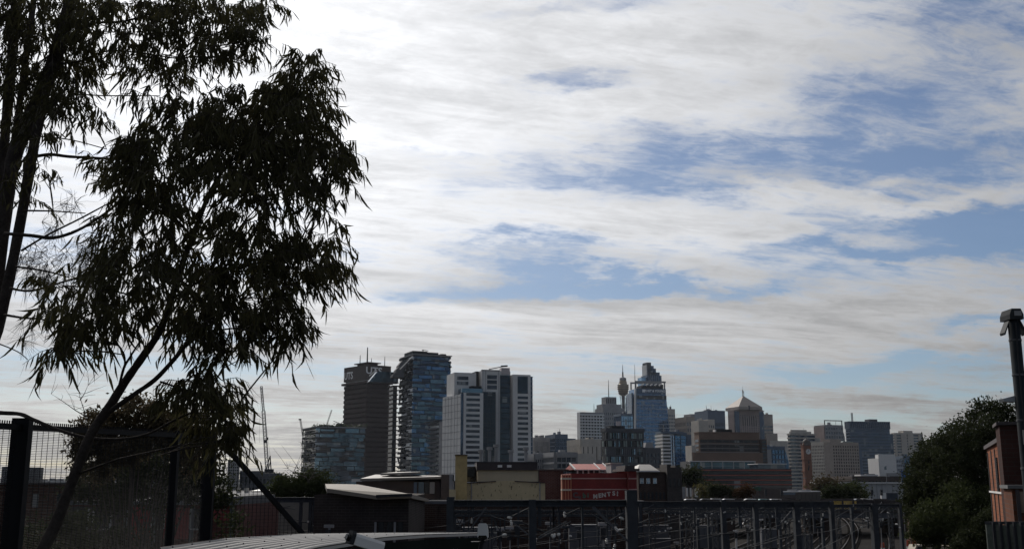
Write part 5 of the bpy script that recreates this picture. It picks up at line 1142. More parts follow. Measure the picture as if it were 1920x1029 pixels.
# ---------------------------------------------------------------- right-hand side
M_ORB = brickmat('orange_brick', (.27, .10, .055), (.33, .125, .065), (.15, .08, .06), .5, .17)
def right_building():
    p0 = P(1882, 825, 40); p1 = P(1850, 843, 51.5); e = Vector((p1.x - p0.x, p1.y - p0.y, 0)); L = e.length; rz = math.atan2(e.y, e.x) - R(90)
    t = thing('brick_building', 'tall brick building with sunlit orange side wall and dark ribs at the right edge', 'building', (p0.x, p0.y, 0), rz)
    zt = p0.z; W_ = 14
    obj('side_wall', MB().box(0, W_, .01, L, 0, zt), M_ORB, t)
    for k in range(5): y = L*(.06 + .22*k); obj('pier', MB().box(-.035, 0.05, y - .12, y + .12, 0, zt - .15), M_ROOFB, t)
    obj('coping', MB().box(-.12, W_, -.05, L + .1, zt + .01, zt + .18), M_ROOFB, t)
    obj('string_course', MB().box(-.06, .05, .2, L, P(1866, 923, 45).z - .04, P(1866, 923, 45).z + .04), M_WHITE, t)
    obj('roof_vent', MB().lathe([(.12, 0), (.12, .3), (.24, .34), (.2, .6), (.05, .7)], 10, (.6, L*.75, zt + .19)), M_GREY, t)
    obj('window', MB().box(-.05, .05, L*.38, L*.46, P(1860, 880, 45).z - .9, P(1860, 880, 45).z + .5), G_BLACK, t)
    za = P(1885, 797, 38).z; zb = P(1885, 916, 34).z
    obj('dark_front_block', MB().box(-.25, W_, -2.2, 0, 0, za), brickmat('shadow_brick', (.055, .026, .022), (.065, .03, .026), (.06, .045, .04)), t)  # shade of the face turned from the sun is put into the brick colour
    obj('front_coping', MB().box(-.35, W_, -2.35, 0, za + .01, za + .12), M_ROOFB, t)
    obj('lower_block', MB().box(-.3, W_, -6.2, -2.21, 0, zb), brickmat('shaded_orange_brick', (.15, .058, .034), (.18, .07, .04), (.12, .09, .08)), t)  # orange brick coloured darker to stand for the shade on this block
    obj('lower_parapet', MB().box(-.42, W_, -6.35, -2.22, zb + .01, zb + .12), mat('parapet_metal', (.12, .12, .125), .7, var=.2), t)
    for k in range(9): x = -.2 + k*.5; obj('pier', MB().box(x, x + .11, -6.33, -6.18, 0, zb - .02), M_ROOFB, t)
    for k in range(9): x = -.08 + k*.5; obj('panel', MB().box(x, x + .37, -6.27, -6.19, zb - .75 - .09*k*.5, zb - .08), mat('pale_brick', (.24, .18, .14), .9), t)
    obj('flat_roof_duct', MB().tube([(.8, -5, zb + .3), (4.5, -5, zb + .34)], .14, 8), M_GREY, t)
right_building()
def green_fence():
    t = thing('panel_fence', 'weathered grey-green panel fence at the lower right corner', 'fence', (P(1850, 985, 26).x, 26, 0)); o = t.location
    for k in range(7):
        a = P(1849 + k*13, 982, 26 - k*.15) - o; c = P(1861.5 + k*13, 982, 26 - (k+1)*.15) - o
        obj('panel', MB().ext([(a.x, a.y, 4.6), (c.x, c.y, 4.6), (c.x, c.y, c.z + .03*math.sin(k*2.1)), (a.x, a.y, a.z)], (0, .05, 0)), mat('fence_green' if k % 2 else 'fence_green_dark', (.075, .085, .075) if k % 2 else (.06, .075, .066), .8, var=.35, scale=1.5), t)
        obj('post', MB().box(c.x - .03, c.x + .03, c.y - .06, c.y - .01, 4.6, c.z + .05), M_DARK, t)
    a, c = P(1849, 982, 26) - o, P(1940, 982, 25) - o
    obj('top_rail', MB().bar(a + Vector((0, .03, .03)), c + Vector((0, .03, .03)), .07), M_DARK, t)
green_fence()
def steel_post():
    d = 9.5; p = P(1930, 1029, d); t = thing('camera_post', 'thick grey steel post with security camera hood on top at the right edge', 'post', (P(1929, 905, d).x, d, 0)); o = t.location
    r = .052; zt = P(1912, 596, d).z
    obj('pole', MB().tube([(0, 0, 5.8), (0, 0, zt)], r, 20), mat('post_green_grey', (.020, .025, .030), .8, 0., var=.25, spec=.04, scale=2.), t, True)
    c = P(1907, 590, d) - o
    hood = MB().ext([(-.062, -.07, zt - .02), (.066, -.07, zt - .02), (.066, -.07, zt + .025), (.045, -.07, zt + .078), (-.038, -.07, zt + .078), (-.06, -.07, zt + .025)], (0, .2, 0)); hd = obj('camera_hood', hood, mat('hood_grey', (.045, .05, .055), .8, spec=.06), t)
    obj('vent_plate', MB().box(-.02, .045, -.078, -.069, zt + .01, zt + .055), M_GREY, hd)
    for q in (-1, 1): obj('bracket', MB().ext([(q*.055, -.03, zt - .05), (q*.05, -.03, zt - .02), (q*.105, -.03, zt - .14), (q*.098, -.03, zt - .16)], (0, .1, 0)), M_STEEL, t)
    for y_ in (640, 705, 790, 880): zb_ = P(1912, y_, d).z; obj('steel_strap', MB().lathe([(r + .001, zb_), (r + .004, zb_ + .002), (r + .004, zb_ + .018), (r + .001, zb_ + .02)], 20), M_DGREY, t)
    obj('cable', MB().tube([(-.02, -r - .008, 6), (-.018, -r - .008, zt - .5), (-.01, -r - .008, zt - .05)], .007, 6), M_DARK, t)
    zj = P(1912, 800, d).z; obj('junction_box', MB().box(-.045, .045, -r - .06, -r - .009, zj - .16, zj - .03), M_STEEL, t)
    zl = P(1900, 748, d).z; m = MB(); 
    obj('lamp_head', MB().add([(-.04, .1, zl + .035), (-.04, .0, zl + .035), (-.16, .0, zl + .005), (-.16, .1, zl + .005), (-.04, .1, zl - .025), (-.04, .0, zl - .025), (-.15, .0, zl - .02), (-.15, .1, zl - .02)], [(0,1,2,3), (7,6,5,4), (0,4,5,1), (1,5,6,2), (2,6,7,3), (3,7,4,0)]), mat('lamp_grey', (.30, .32, .34), .4), t)
steel_post()
def yard_things():
    d = 118
    p = P(1740, 1024, d); t = thing('utility_truck', 'beige utility vehicle parked at the lower edge beside the tracks', 'truck', (p.x, d, 0), R(4)); be = mat('beige_paint', (.42, .36, .27), .5, var=.06)
    z = P(1740, 1020, d).z
    obj('cab', MB().ext([(-2.2, -.9, .6), (-.6, -.9, .6), (-.6, -.9, z), (-1.7, -.9, z), (-2.2, -.9, 1.4)], (0, 1.8, 0)), be, t); obj('tray', MB().box(-.55, 2.4, -.95, .95, .7, 1.3), M_GREY, t); obj('canopy', MB().box(-.5, 2.35, -.9, .9, 1.31, z - .1), be, t)
    for a in (-1.4, 1.5):
        w = obj('wheel', MB().lathe([(.4, 0), (.4, .22)], 12), M_DARK, t); w.location = (a, -.7, .4); w.rotation_euler = (R(90), 0, 0)
    obj('window', MB().ext([(-1.95, -.92, 1.4), (-.7, -.92, 1.4), (-.7, -.92, z - .15), (-1.6, -.92, z - .15)], (0, .02, 0)), G_BLACK, t)
    p = P(1752, 1016, 135); t = thing('pipe_rack', 'white tubular rack standing behind the beige utility vehicle', 'rack', (p.x, 135, 0)); h = P(1752, 1006, 135).z
    for k in range(5): obj('upright', MB().bar((-.9 + k*.45, 0, 0), (-.9 + k*.45, 0, h), .09), M_WHITE, t)
    obj('rail', MB().bar((-1, 0, h), (1, 0, h), .1).bar((-1, 0, h*.6), (1, 0, h*.6), .08), M_WHITE, t)
    p = P(1786, 1011, 120); t = thing('skip_bin', 'dark blue skip bin under the trees right of the white rack', 'bin', (p.x, 120, 0)); h = p.z
    obj('bin_body', MB().ext([(-1.4, -.8, .1), (1.2, -.8, .1), (1.6, -.8, h), (-1.7, -.8, h)], (0, 1.8, 0)), mat('bin_blue', (.03, .045, .07), .6), t); obj('rim', MB().box(-1.75, 1.65, -.85, 1.05, h + .01, h + .1), M_DARK, t)
    for px, y, lab in ((1714, 1013, 'orange traffic barrel at the foot of the brick pillar'), (1655, 1021, 'red marker post beside the rightmost tracks'), (1703, 1016, 'orange barrel left of the brick pillar')):
        p = P(px, y, 140); t = thing('traffic_barrel', lab, 'barrel', (p.x, 140, 0)); h = max(.9, p.z + .3); obj('barrel_body', MB().lathe([(.28, 0), (.25, h*.5), (.2, h)], 10), mat('safety_orange', (.42, .07, .03), .6), t); obj('white_band', MB().lathe([(.275, h*.4), (.26, h*.55)], 10), M_WHITE, t)
    p = P(1712, 1000, 150); t = thing('brick_pillar', 'tall narrow red brick pillar in front of the trees', 'pillar', (p.x, 150, 0)); zt = P(1712, 962, 150).z
    obj('shaft', MB().ext([(-.6, -.5, 0), (.62, -.5, 0), (.5, -.5, zt), (-.5, -.5, zt)], (0, 1, 0)), brickmat('pillar_brick', (.17, .085, .07), (.20, .10, .08)), t); obj('cap', MB().box(-.6, .6, -.6, .6, zt + .01, zt + .25), M_TAN, t)
yard_things()
# ---------------------------------------------------------------- trees away from the camera
def foliage_mesh(name, blobs, d, depth, leaf, n, m, seed, clump=.9, squash=.75):
    r = np.random.default_rng(seed); ar = np.array([b_[2]*b_[3]*(b_[4] if len(b_) > 4 else 1) for b_ in blobs]); pr = ar/ar.sum()
    nc = max(30, n//26); cen = []
    for k in r.choice(len(blobs), nc, p=pr):
        bl = blobs[k]; v = r.normal(0, 1, 3); v /= np.linalg.norm(v); v *= (.35 + .65*r.random()**.5)
        dd = d + v[1]*depth*min(1., bl[3]/45.); p = P(bl[0] + v[0]*bl[2], bl[1] + v[2]*bl[3], dd); cen.append((p.x, p.y, p.z))
    cen = np.array(cen); idx = r.integers(nc, size=n); off = r.normal(0, 1, (n, 3))*leaf*2.1*clump*r.choice([.7, 1., 1.5], n)[:, None]; off[:, 2] *= squash
    c = cen[idx] + off
    a = r.normal(0, 1, (n, 3)); a[:, 2] -= .4; a /= np.linalg.norm(a, axis=1)[:, None]; b_ = np.cross(a, r.normal(0, 1, (n, 3))); b_ /= np.linalg.norm(b_, axis=1)[:, None]
    s = leaf*(.55 + .7*r.random(n))[:, None]; v = np.stack([c + a*s, c + b_*s*.42, c - a*s, c - b_*s*.42], 1).reshape(-1, 3)
    me = bpy.data.meshes.new(name); me.from_pydata(v.tolist(), [], np.arange(n*4).reshape(n, 4).tolist()); me.materials.append(m); me.update()
    return me, cen
def far_tree(label, blobs, d, depth, leaf, n, m, seed, trunk_px, trunk_w=14, name='leafy_tree', cat='tree', group=None, zb=0.):
    bx = P(trunk_px, 1000, d); t = thing(name, label, cat, (bx.x, d, zb), 0, group); inv = Vector((bx.x, d, zb))
    rb = random.Random(seed); blobs = list(blobs)
    for bl in list(blobs):
        if bl[2] > 20:
            for k in range(7): w_ = rb.uniform(0, 6.28); f = rb.uniform(.16, .3); blobs.append((bl[0] + bl[2]*.98*math.cos(w_), bl[1] - bl[3]*.98*math.sin(w_), bl[2]*f, bl[3]*f, 1.3))
    me, cen = foliage_mesh('crown', blobs, d, depth, leaf, n, m, seed); o = obj('crown', me, None, t, kind='stuff'); o.location = -inv
    tb = MB(); top = P(sum(b_[0] for b_ in blobs)/len(blobs), sum(b_[1] for b_ in blobs)/len(blobs), d) - inv; w = pw(trunk_w, d)/2
    tb.tube([(0, 0, 0), (top.x*.3, .1, top.z*.5), (top.x, 0, top.z)], [w, w*.75, w*.4], 8)
    for c in cen[::max(1, len(cen)//22)]:
        q = Vector(c) - inv; s_ = Vector((top.x*.5, 0, top.z*.6)); tb.tube([s_, s_.lerp(q, .6) + Vector((0, 0, .1*q.length*.2)), q], [w*.3, w*.18, w*.05], 5)
    obj('trunk', tb, M_BARK, t); return t
M_BARK = mat('bark', (.055, .045, .04), .9, var=.35, scale=2.5, bump=.4)
LF = lambda nm, c, tr=.25: mat(nm, c, .8, var=.5, scale=.3, trans=tr, spec=.06)
L_DEEP = LF('leaf_deep_green', (.026, .032, .015)); L_MID = LF('leaf_mid_green', (.036, .045, .018)); L_OLIVE = LF('leaf_olive', (.085, .078, .034)); L_RUST = LF('leaf_rust', (.06, .032, .016)); L_BROWN = LF('leaf_brown_olive', (.07, .056, .034))
far_tree('big dark tree behind the brick building at the right, tallest of its clump', [(1862, 800, 42, 40), (1815, 822, 48, 42), (1790, 870, 60, 55), (1850, 880, 62, 75), (1845, 960, 60, 70), (1902, 775, 16, 16), (1848, 772, 26, 18)], 92, 5, .17, 36000, L_DEEP, 21, 1850)
far_tree('dark spreading tree left of the tall clump, hiding the station shed end', [(1765, 850, 40, 36), (1745, 905, 46, 50), (1720, 885, 26, 22), (1770, 950, 60, 50), (1708, 915, 18, 26), (1735, 965, 36, 40)], 98, 4.5, .17, 27000, L_DEEP, 22, 1755)
far_tree('lower brighter green tree in front of the dark clump', [(1800, 980, 62, 45), (1750, 975, 34, 40), (1840, 985, 44, 40), (1810, 935, 50, 30, .5), (1735, 985, 24, 30)], 86, 3.5, .15, 20000, L_MID, 23, 1800, 10)
far_tree('low leafy bush on the slope beside the green fence', [(1860, 990, 26, 34), (1890, 1000, 40, 26, .4), (1830, 1018, 40, 20)], 80, 2., .14, 9000, L_DEEP, 24, 1858, 6)
far_tree('thin pale street tree left of the clock tower base shrubs', [(1548, 912, 20, 14), (1562, 918, 14, 10), (1535, 918, 12, 10)], 260, 4, .5, 1600, L_BROWN, 25, 1550, 4)
far_tree('round green tree behind the bridge beside the white shed', [(1600, 920, 16, 12), (1588, 926, 22, 10), (1612, 928, 14, 8)], 235, 4, .42, 2200, L_MID, 26, 1596, 4)
far_tree('dark broad shrub on the bridge end above the yellow panel', [(1570, 926, 30, 11), (1550, 930, 16, 8), (1612, 931, 14, 7)], 208, 3, .40, 2200, L_DEEP, 27, 1572, 4)
far_tree('small dark conifer behind the bridge by the blue sign', [(1325, 915, 7, 16), (1325, 924, 9, 10)], 236, 1.5, .35, 900, L_DEEP, 28, 1325, 4)
far_tree('dark round tree in front of the brown car park', [(1294, 889, 16, 12), (1303, 897, 12, 10), (1284, 897, 10, 10)], 300, 4, .55, 1500, L_DEEP, 29, 1294, 4)
far_tree('dark shrub row behind the bridge left of the autumn bush', [(1350, 920, 18, 9), (1372, 923, 14, 8), (1338, 919, 8, 9)], 228, 3, .26, 3000, L_DEEP, 30, 1356, 3)
far_tree('rusty autumn bush under the green road sign', [(1400, 918, 14, 9), (1390, 925, 14, 7)], 226, 2, .26, 1800, L_RUST, 31, 1398, 3)
far_tree('yellow-green shrub beside the small white billboard', [(1316, 920, 5, 12), (1335, 922, 6, 8)], 232, 1.5, .35, 500, L_OLIVE, 32, 1318, 3)
far_tree('leafy green tree before the teal glass block', [(560, 912, 46, 20), (590, 900, 30, 20), (535, 912, 28, 18), (560, 930, 50, 14), (603, 915, 20, 16)], 84, 3, .12, 10000, L_MID, 33, 565, 6)
far_tree('bushy brown-green tree behind the fence rail', [(262, 775, 52, 28), (300, 800, 60, 34), (185, 805, 42, 32), (230, 825, 60, 36), (160, 838, 24, 26), (345, 815, 40, 32), (170, 870, 26, 34, .6), (360, 850, 30, 30, .6)], 24, 1.0, .055, 19000, L_BROWN, 34, 250, 9)
far_tree('low dark shrubs in front of the red-fronted building behind the mesh', [(170, 1000, 50, 34, .7), (250, 1015, 40, 24, .5), (100, 1010, 60, 40, .8), (430, 990, 40, 30, .4)], 40, 1.5, .10, 4200, L_DEEP, 36, 180, 6, name='leafy_shrub', cat='shrub')
far_tree('dark leafy mass behind the mesh below the bushy tree', [(215, 905, 70, 44), (300, 895, 75, 55), (385, 905, 50, 45), (330, 860, 60, 35, .6), (160, 905, 20, 40)], 38, 1.8, .11, 9000, L_DEEP, 35, 300, 10)
def twiggy(label, base, tips, d, w=2.2):
    o = P(*base, d); t = thing('bare_branch', label, 'branch', o); m = MB(); rnd = random.Random(5)
    for tip in tips:
        pts = [P(base[0] + (x - base[0]), y, d) - o for x, y in tip]; m.tube(pts, [pw(w, d)/2*(1 - .8*i/(len(pts)-1)) for i in range(len(pts))], 5)
        for k in range(7):
            p = pts[rnd.randrange(1, len(pts))]; q = p + Vector((rnd.uniform(-.5, .5), rnd.uniform(-.2, .2), rnd.uniform(0, .6)))*d/24; m.tube([p, p.lerp(q, .5) + Vector((.03, 0, .02)), q], [pw(.8, d)/2, pw(.6, d)/2, pw(.3, d)/2], 4)
    obj('twig', m, M_BARK, t)
twiggy('bare dead twigs reaching up behind the fence rail', (163, 790), [[(163, 790), (158, 770), (150, 745), (146, 725)], [(160, 780), (140, 768), (115, 750), (96, 738)], [(150, 750), (158, 738), (165, 722)]], 23)
twiggy('bare twigs above the leafy green tree near the crane', (580, 905), [[(580, 905), (572, 890), (560, 878)], [(580, 900), (590, 885), (596, 872)], [(575, 895), (550, 885), (540, 878)], [(585, 895), (602, 888), (612, 880)]], 82, 2.)

# ---------------------------------------------------------------- near gum trees
M_GLEAF = mat('gum_leaf', (.046, .044, .021), .6, var=.65, scale=2.2, trans=.22, spec=.08)
M_GBARK = mat('gum_bark', (.05, .042, .038), .9, var=.4, scale=6., bump=.4, spec=.1)
def leaf_batch(base, drt, L, w, side, curl):
    """(n,3) arrays -> drooping sickle leaves, 7 points each"""
    n = len(base); V = np.zeros((n, 7, 3)); prof = (.25, 1., .72, 0.); ts = (0., .33, .68, 1.)
    k = 0
    nrm = np.cross(drt, side); nrm /= np.linalg.norm(nrm, axis=1)[:, None] + 1e-9; sd = np.cross(nrm, drt)
    for t_, p_ in zip(ts, prof):
        c = base + drt*(L*t_)[:, None] + sd*(curl*L*t_*t_)[:, None] + nrm*(curl*.4*L*t_*t_)[:, None]
        if p_ == 0: V[:, 6] = c
        else: V[:, k] = c + sd*(w*p_*.5)[:, None]; V[:, k+1] = c - sd*(w*p_*.5)[:, None]; k += 2
    return V
LEAF_F = [(0, 1, 3, 2), (2, 3, 5, 4), (4, 5, 6)]
def gum_tree(name, label, base_px, d0, paths, blobs, seed, per=230., lmean=.115, nleaf_obj=0, dspread=1.0, wisp=()):
    r = np.random.default_rng(seed); rnd = random.Random(seed)
    o = P(base_px[0], base_px[1], d0); o.z = 7.2; t = thing(name, label, 'tree', o)
    skel = []
    tr = MB(); br = MB()
    for k, (pts, dd) in enumerate(paths):
        q = []; wd = []
        for i, (x, y, w) in enumerate(pts):
            d = dd[0] + (dd[1] - dd[0])*i/(len(pts)-1); p = P(x, y, d) - o; q.append(p); wd.append(pw(w, d)/2)
            skel.append((x, y, d, w))
        # densify for a smooth limb
        Q, Wd = [], []
        for i in range(len(q)-1):
            p0, p1, p2, p3 = q[max(0, i-1)], q[i], q[i+1], q[min(len(q)-1, i+2)]
            for s_ in (0, .25, .5, .75):
                Q.append(.5*((2*p1) + (p2-p0)*s_ + (2*p0-5*p1+4*p2-p3)*s_*s_ + (-p0+3*p1-3*p2+p3)*s_**3)); Wd.append((wd[i]*(1-s_) + wd[i+1]*s_)*(1 + .06*rnd.uniform(-1, 1)))
        Q.append(q[-1]); Wd.append(wd[-1])
        if pts[0][2] > 7: obj('trunk', MB().tube(Q, Wd, 12), M_GBARK, t, True)
        else: br.tube(Q, Wd, 7)
    tw = MB(); B_, D_, L_, W_, S_, K_ = [], [], [], [], [], []
    edge = []
    for (cx, cy, rx, ry, dn) in blobs:
        if cx > 520 and cy > 60: cx -= 14
        # a limb from the skeleton to the clump
        cand = [s for s in skel if s[1] > cy - 10] or skel
        s0 = min(cand, key=lambda s: (s[0]-cx)**2 + (s[1]-cy)**2*.8); dc = s0[2] + r.normal(0, .35)*dspread
        A = P(s0[0], s0[1], s0[2]) - o; Bp = P(cx, cy, dc) - o; M1 = A.lerp(Bp, .5) + Vector((0, 0, .06*(Bp-A).length))
        br.tube([A, A.lerp(M1, .6), M1.lerp(Bp, .5), Bp], [pw(min(4.5, s0[3]*.6), dc)/2, pw(3.4, dc)/2, pw(2.6, dc)/2, pw(1.6, dc)/2], 6)
        ends = []
        for k in range(max(4, int(rx*ry/420))):
            w_ = 2*math.pi*rnd.random(); q = .45 + .5*rnd.random(); dd = dc + r.normal(0, .3)*dspread
            E = P(cx + rx*q*math.cos(w_), cy + ry*q*math.sin(w_), dd) - o; S0 = A.lerp(Bp, rnd.uniform(.55, 1.))
            br.tube([S0, S0.lerp(E, .55) + Vector((0, 0, .05*(E-S0).length)), E], [pw(2.0, dd)/2, pw(1.5, dd)/2, pw(.9, dd)/2], 4); ends.append(E)
        n = int(math.pi*rx*ry*dn*(.66 if cy > 420 else .8)/per) + 3
        for k in range(n):
            w_ = 2*math.pi*r.random(); q = r.random()**.46; dd = dc + r.normal(0, .42)*dspread*min(1.4, rx/70)
            ex, ey = max(rx - 16, rx*.6), max(ry - 18, ry*.6); px, py = cx + ex*q*math.cos(w_), cy + ey*q*math.sin(w_) - 10
            p = np.array(P(px, py, dd) - o); out = np.array([math.cos(w_)*q*1.0, r.normal(0, .5), .15 - math.sin(w_)*q*.45]); out += r.normal(0, .35, 3); out /= np.linalg.norm(out) + 1e-6
            tl = r.uniform(.12, .26); out[2] -= .35; e = p + out*tl; mid = p + out*tl*.55 + np.array([0, 0, .03])
            tw.tube([tuple(p), tuple(mid), tuple(e)], [.0035, .0026, .0014], 3, False)
            m = r.integers(8, 14)
            for j in range(m):
                f = (j + .4)/m; b0 = p + out*tl*f + np.array([0, 0, .03*(1-(2*f-1)**2)])
                v = out*.38 + np.array([0, 0, -1.0]) + r.normal(0, .27, 3); v /= np.linalg.norm(v)
                B_.append(b0); D_.append(v); L_.append(lmean*r.uniform(.6, 1.4)); W_.append(.0155*r.uniform(.7, 1.35)); S_.append(r.normal(0, 1, 3)); K_.append(r.uniform(-.5, .5))
                if q > .86 and j > m - 3: edge.append(len(B_)-1)
    B_ = np.array(B_); D_ = np.array(D_); L_ = np.array(L_); W_ = np.array(W_); S_ = np.array(S_); K_ = np.array(K_)
    single = set()
    if nleaf_obj:
        rnd.shuffle(edge); single = set(edge[:nleaf_obj])
    keep = np.array([i not in single for i in range(len(B_))])
    V = leaf_batch(B_[keep], D_[keep], L_[keep], W_[keep], S_[keep], K_[keep]); n = len(V)
    me = bpy.data.meshes.new('crown'); fs = (np.arange(n)[:, None]*7)
    faces = [tuple(x) for f in LEAF_F for x in (fs + np.array(f)).tolist()]
    me.from_pydata(V.reshape(-1, 3).tolist(), [], faces); me.materials.append(M_GLEAF); me.update()
    cr = obj('crown', me, None, t, kind='stuff')
    obj('branch', br, M_GBARK, t, True); obj('twig', tw, M_GBARK, t, kind='stuff')
    if single:
        var = []
        for kk in range(5):
            c = (-.32, -.15, .1, .25, .36)[kk]
            v = leaf_batch(np.zeros((1, 3)), np.array([[0, 0, -1.]]), np.array([1.]), np.array([.145]), np.array([[1., .2, 0]]), np.array([c]))
            m_ = bpy.data.meshes.new('leaf'); m_.from_pydata(v.reshape(-1, 3).tolist(), [], LEAF_F); m_.materials.append(M_GLEAF); m_.update(); var.append(m_)
        for i in single:
            lo = bpy.data.objects.new('leaf', rnd.choice(var)); C.objects.link(lo); lo.parent = cr; lo.location = B_[i]
            lo.rotation_mode = 'QUATERNION'; lo.rotation_quaternion = Vector((0, 0, -1)).rotation_difference(Vector(D_[i])) @ Quaternion((0, 0, 1), rnd.uniform(0, 6.28)); s_ = L_[i]; lo.scale = (s_, s_, s_)
    if wisp:
        wm = MB()
        for (cx, cy, rx, ry, k) in wisp:
            for j in range(k):
                w_ = 2*math.pi*r.random(); q = r.random()**.6; dd = d0 + 1.2 + r.normal(0, .4); p = P(cx + rx*q*math.cos(w_), cy + ry*q*math.sin(w_), dd) - o
                a0 = r.uniform(-.9, .9); 
                for s_ in range(11):
                    a = a0 + r.normal(0, .45); l = r.uniform(.12, .24); e = p + Vector((math.sin(a)*l, r.normal(0, .05), -math.cos(a)*l*rnd.choice((1, 1, .6, -.5))))
                    wm.tube([p, p.lerp(e, .5) + Vector((0, 0, .01)), e], [.0017, .0014, .0008], 3, False)
        obj('needle_foliage', wm, M_GBARK, t, kind='stuff')
    return t
right_paths = [
 ([(-62, 1351, 28), (10, 1190, 24), (78, 1035, 22), (105, 980, 21), (140, 890, 19), (170, 815, 18), (200, 770, 17), (235, 715, 15.5), (270, 665, 14), (300, 620, 13), (318, 570, 12.5), (340, 500, 11.5), (368, 425, 10), (392, 365, 8), (415, 325, 6), (450, 285, 4)], (7.0, 7.9)),
 ([(205, 772, 9.5), (250, 740, 9), (290, 712, 8.5), (325, 675, 8), (362, 632, 7), (410, 598, 5), (450, 575, 3.5)], (7.15, 7.5)),
 ([(222, 730, 5), (232, 690, 5), (242, 672, 4.5), (262, 640, 3)], (7.2, 7.1)),
 ([(234, 688, 4), (233, 665, 3.5), (222, 648, 3), (200, 620, 2)], (7.15, 6.9)),
 ([(300, 620, 5), (260, 560, 4), (200, 545, 2.5)], (7.4, 7.2)),
 ([(322, 560, 5.5), (380, 525, 5), (450, 500, 4), (540, 500, 2.5)], (7.5, 7.7)),
 ([(360, 445, 5), (320, 400, 4.5), (280, 360, 3)], (7.6, 7.4)),
 ([(392, 365, 5), (450, 340, 4.5), (520, 300, 3.5), (590, 270, 2.5)], (7.8, 8.0)),
 ([(330, 530, 3), (365, 455, 3), (440, 440, 2)], (7.5, 7.4)),
 ([(300, 715, 4), (345, 730, 4), (390, 745, 3), (425, 790, 2)], (7.2, 7.3)),
]
right_blobs = [(592, 145, 34, 52, .8), (562, 240, 84, 90, 1.15), (480, 235, 95, 75, 1.1), (610, 305, 58, 55, 1.), (440, 305, 100, 75, 1.1), (525, 360, 90, 42, 1.), (570, 180, 50, 50, 1.),
 (575, 505, 76, 62, 1.1), (490, 470, 80, 52, 1.1), (632, 462, 26, 32, .9), (450, 555, 95, 68, 1.), (520, 610, 60, 40, 1.), (400, 600, 70, 52, .8), (350, 640, 52, 42, .6), (560, 638, 28, 28, .8), (440, 650, 50, 36, .7),
 (290, 315, 72, 62, 1.1), (290, 395, 72, 52, 1.1), (345, 230, 78, 52, 1.), (255, 520, 80, 50, 1.0), (175, 565, 66, 36, .8), (130, 640, 40, 46, .42), (225, 600, 50, 36, .5), (330, 470, 40, 50, .45), (160, 600, 45, 40, .45), (310, 560, 46, 40, .5),
 (402, 735, 44, 42, .8), (408, 795, 40, 52, 1.), (365, 755, 52, 34, .65), (345, 715, 34, 24, .4), (414, 826, 32, 32, .9), (640, 340, 30, 22, .7), (120, 585, 44, 36, .5), (105, 660, 30, 34, .4), (180, 635, 44, 30, .35), (100, 540, 30, 26, .4), (240, 470, 60, 36, .6), (215, 440, 40, 24, .4), (390, 430, 50, 40, .6), (470, 410, 60, 30, .7), (400, 500, 46, 40, .6), (620, 410, 26, 20, .4), (330, 620, 40, 30, .5), (250, 290, 40, 30, .6), (240, 350, 36, 30, .6), (400, 250, 60, 40, .7)]
gum_tree('gum_tree', 'near gum tree with slanting trunk and dark drooping leaves crossing the fence', (-62, 1351), 7.0, right_paths, right_blobs, 41, 132., .115, 260)
left_paths = [
 ([(-70, 1400, 36), (-45, 900, 30), (-22, 650, 28), (2, 450, 27), (25, 300, 28), (52, 235, 29), (78, 175, 30), (108, 95, 29), (140, -25, 24), (160, -90, 20)], (8.6, 9.4)),
 ([(-60, 1400, 30), (-40, 760, 24), (-5, 620, 21), (20, 510, 20), (45, 380, 20), (62, 280, 20), (80, 200, 18), (100, 120, 14)], (8.4, 9.0)),
 ([(-60, 900, 18), (-20, 560, 18), (5, 300, 19), (18, 160, 20), (33, -30, 19), (40, -90, 17)], (9.4, 9.7)),
 ([(-6, 400, 14), (18, 320, 14), (40, 170, 13), (62, 10, 12), (72, -80, 10)], (9.2, 9.8)),
 ([(55, 296, 7), (92, 290, 6.5), (130, 294, 6), (190, 297, 5), (250, 302, 3.5)], (8.9, 8.6)),
 ([(8, 438, 7), (60, 442, 7), (100, 446, 7), (145, 432, 6), (190, 405, 5), (230, 375, 3)], (8.5, 8.3)),
 ([(40, 470, 4.5), (90, 440, 4), (150, 410, 3.5), (215, 375, 2.5)], (8.5, 8.3)),
 ([(18, 540, 5), (60, 545, 4.5), (130, 525, 4), (200, 508, 2.5)], (8.4, 8.2)),
 ([(30, 500, 4), (85, 508, 3.5), (130, 520, 2.5)], (8.5, 8.3)),
 ([(8, 590, 5), (45, 596, 4), (75, 598, 3.2), (150, 610, 2)], (8.4, 8.1)),
 ([(45, 395, 4), (100, 396, 3), (160, 400, 2)], (8.6, 8.4)),
 ([(-8, 642, 3), (18, 652, 2.4), (38, 662, 2), (52, 674, 1.4)], (8.4, 8.1)),
 ([(-30, 772, 8), (8, 774, 8), (38, 776, 7.5), (62, 786, 7), (95, 800, 6.5), (135, 814, 6), (180, 822, 5.5), (235, 822, 5), (280, 812, 4.5), (330, 786, 4), (370, 768, 3)], (7.6, 7.3)),
 ([(112, 95, 6), (160, 48, 5.5), (235, 40, 4.5), (300, 20, 3)], (9.2, 8.8)),
 ([(100, 120, 5), (150, 115, 4.5), (210, 95, 3.5), (330, 110, 2.5)], (9.2, 8.7)),
 ([(70, 210, 3.5), (130, 180, 3), (200, 180, 2.5), (300, 180, 1.5)], (9.2, 8.8)),
 ([(62, 255, 3), (130, 262, 2.4), (200, 280, 1.8)], (9., 8.8)),
]
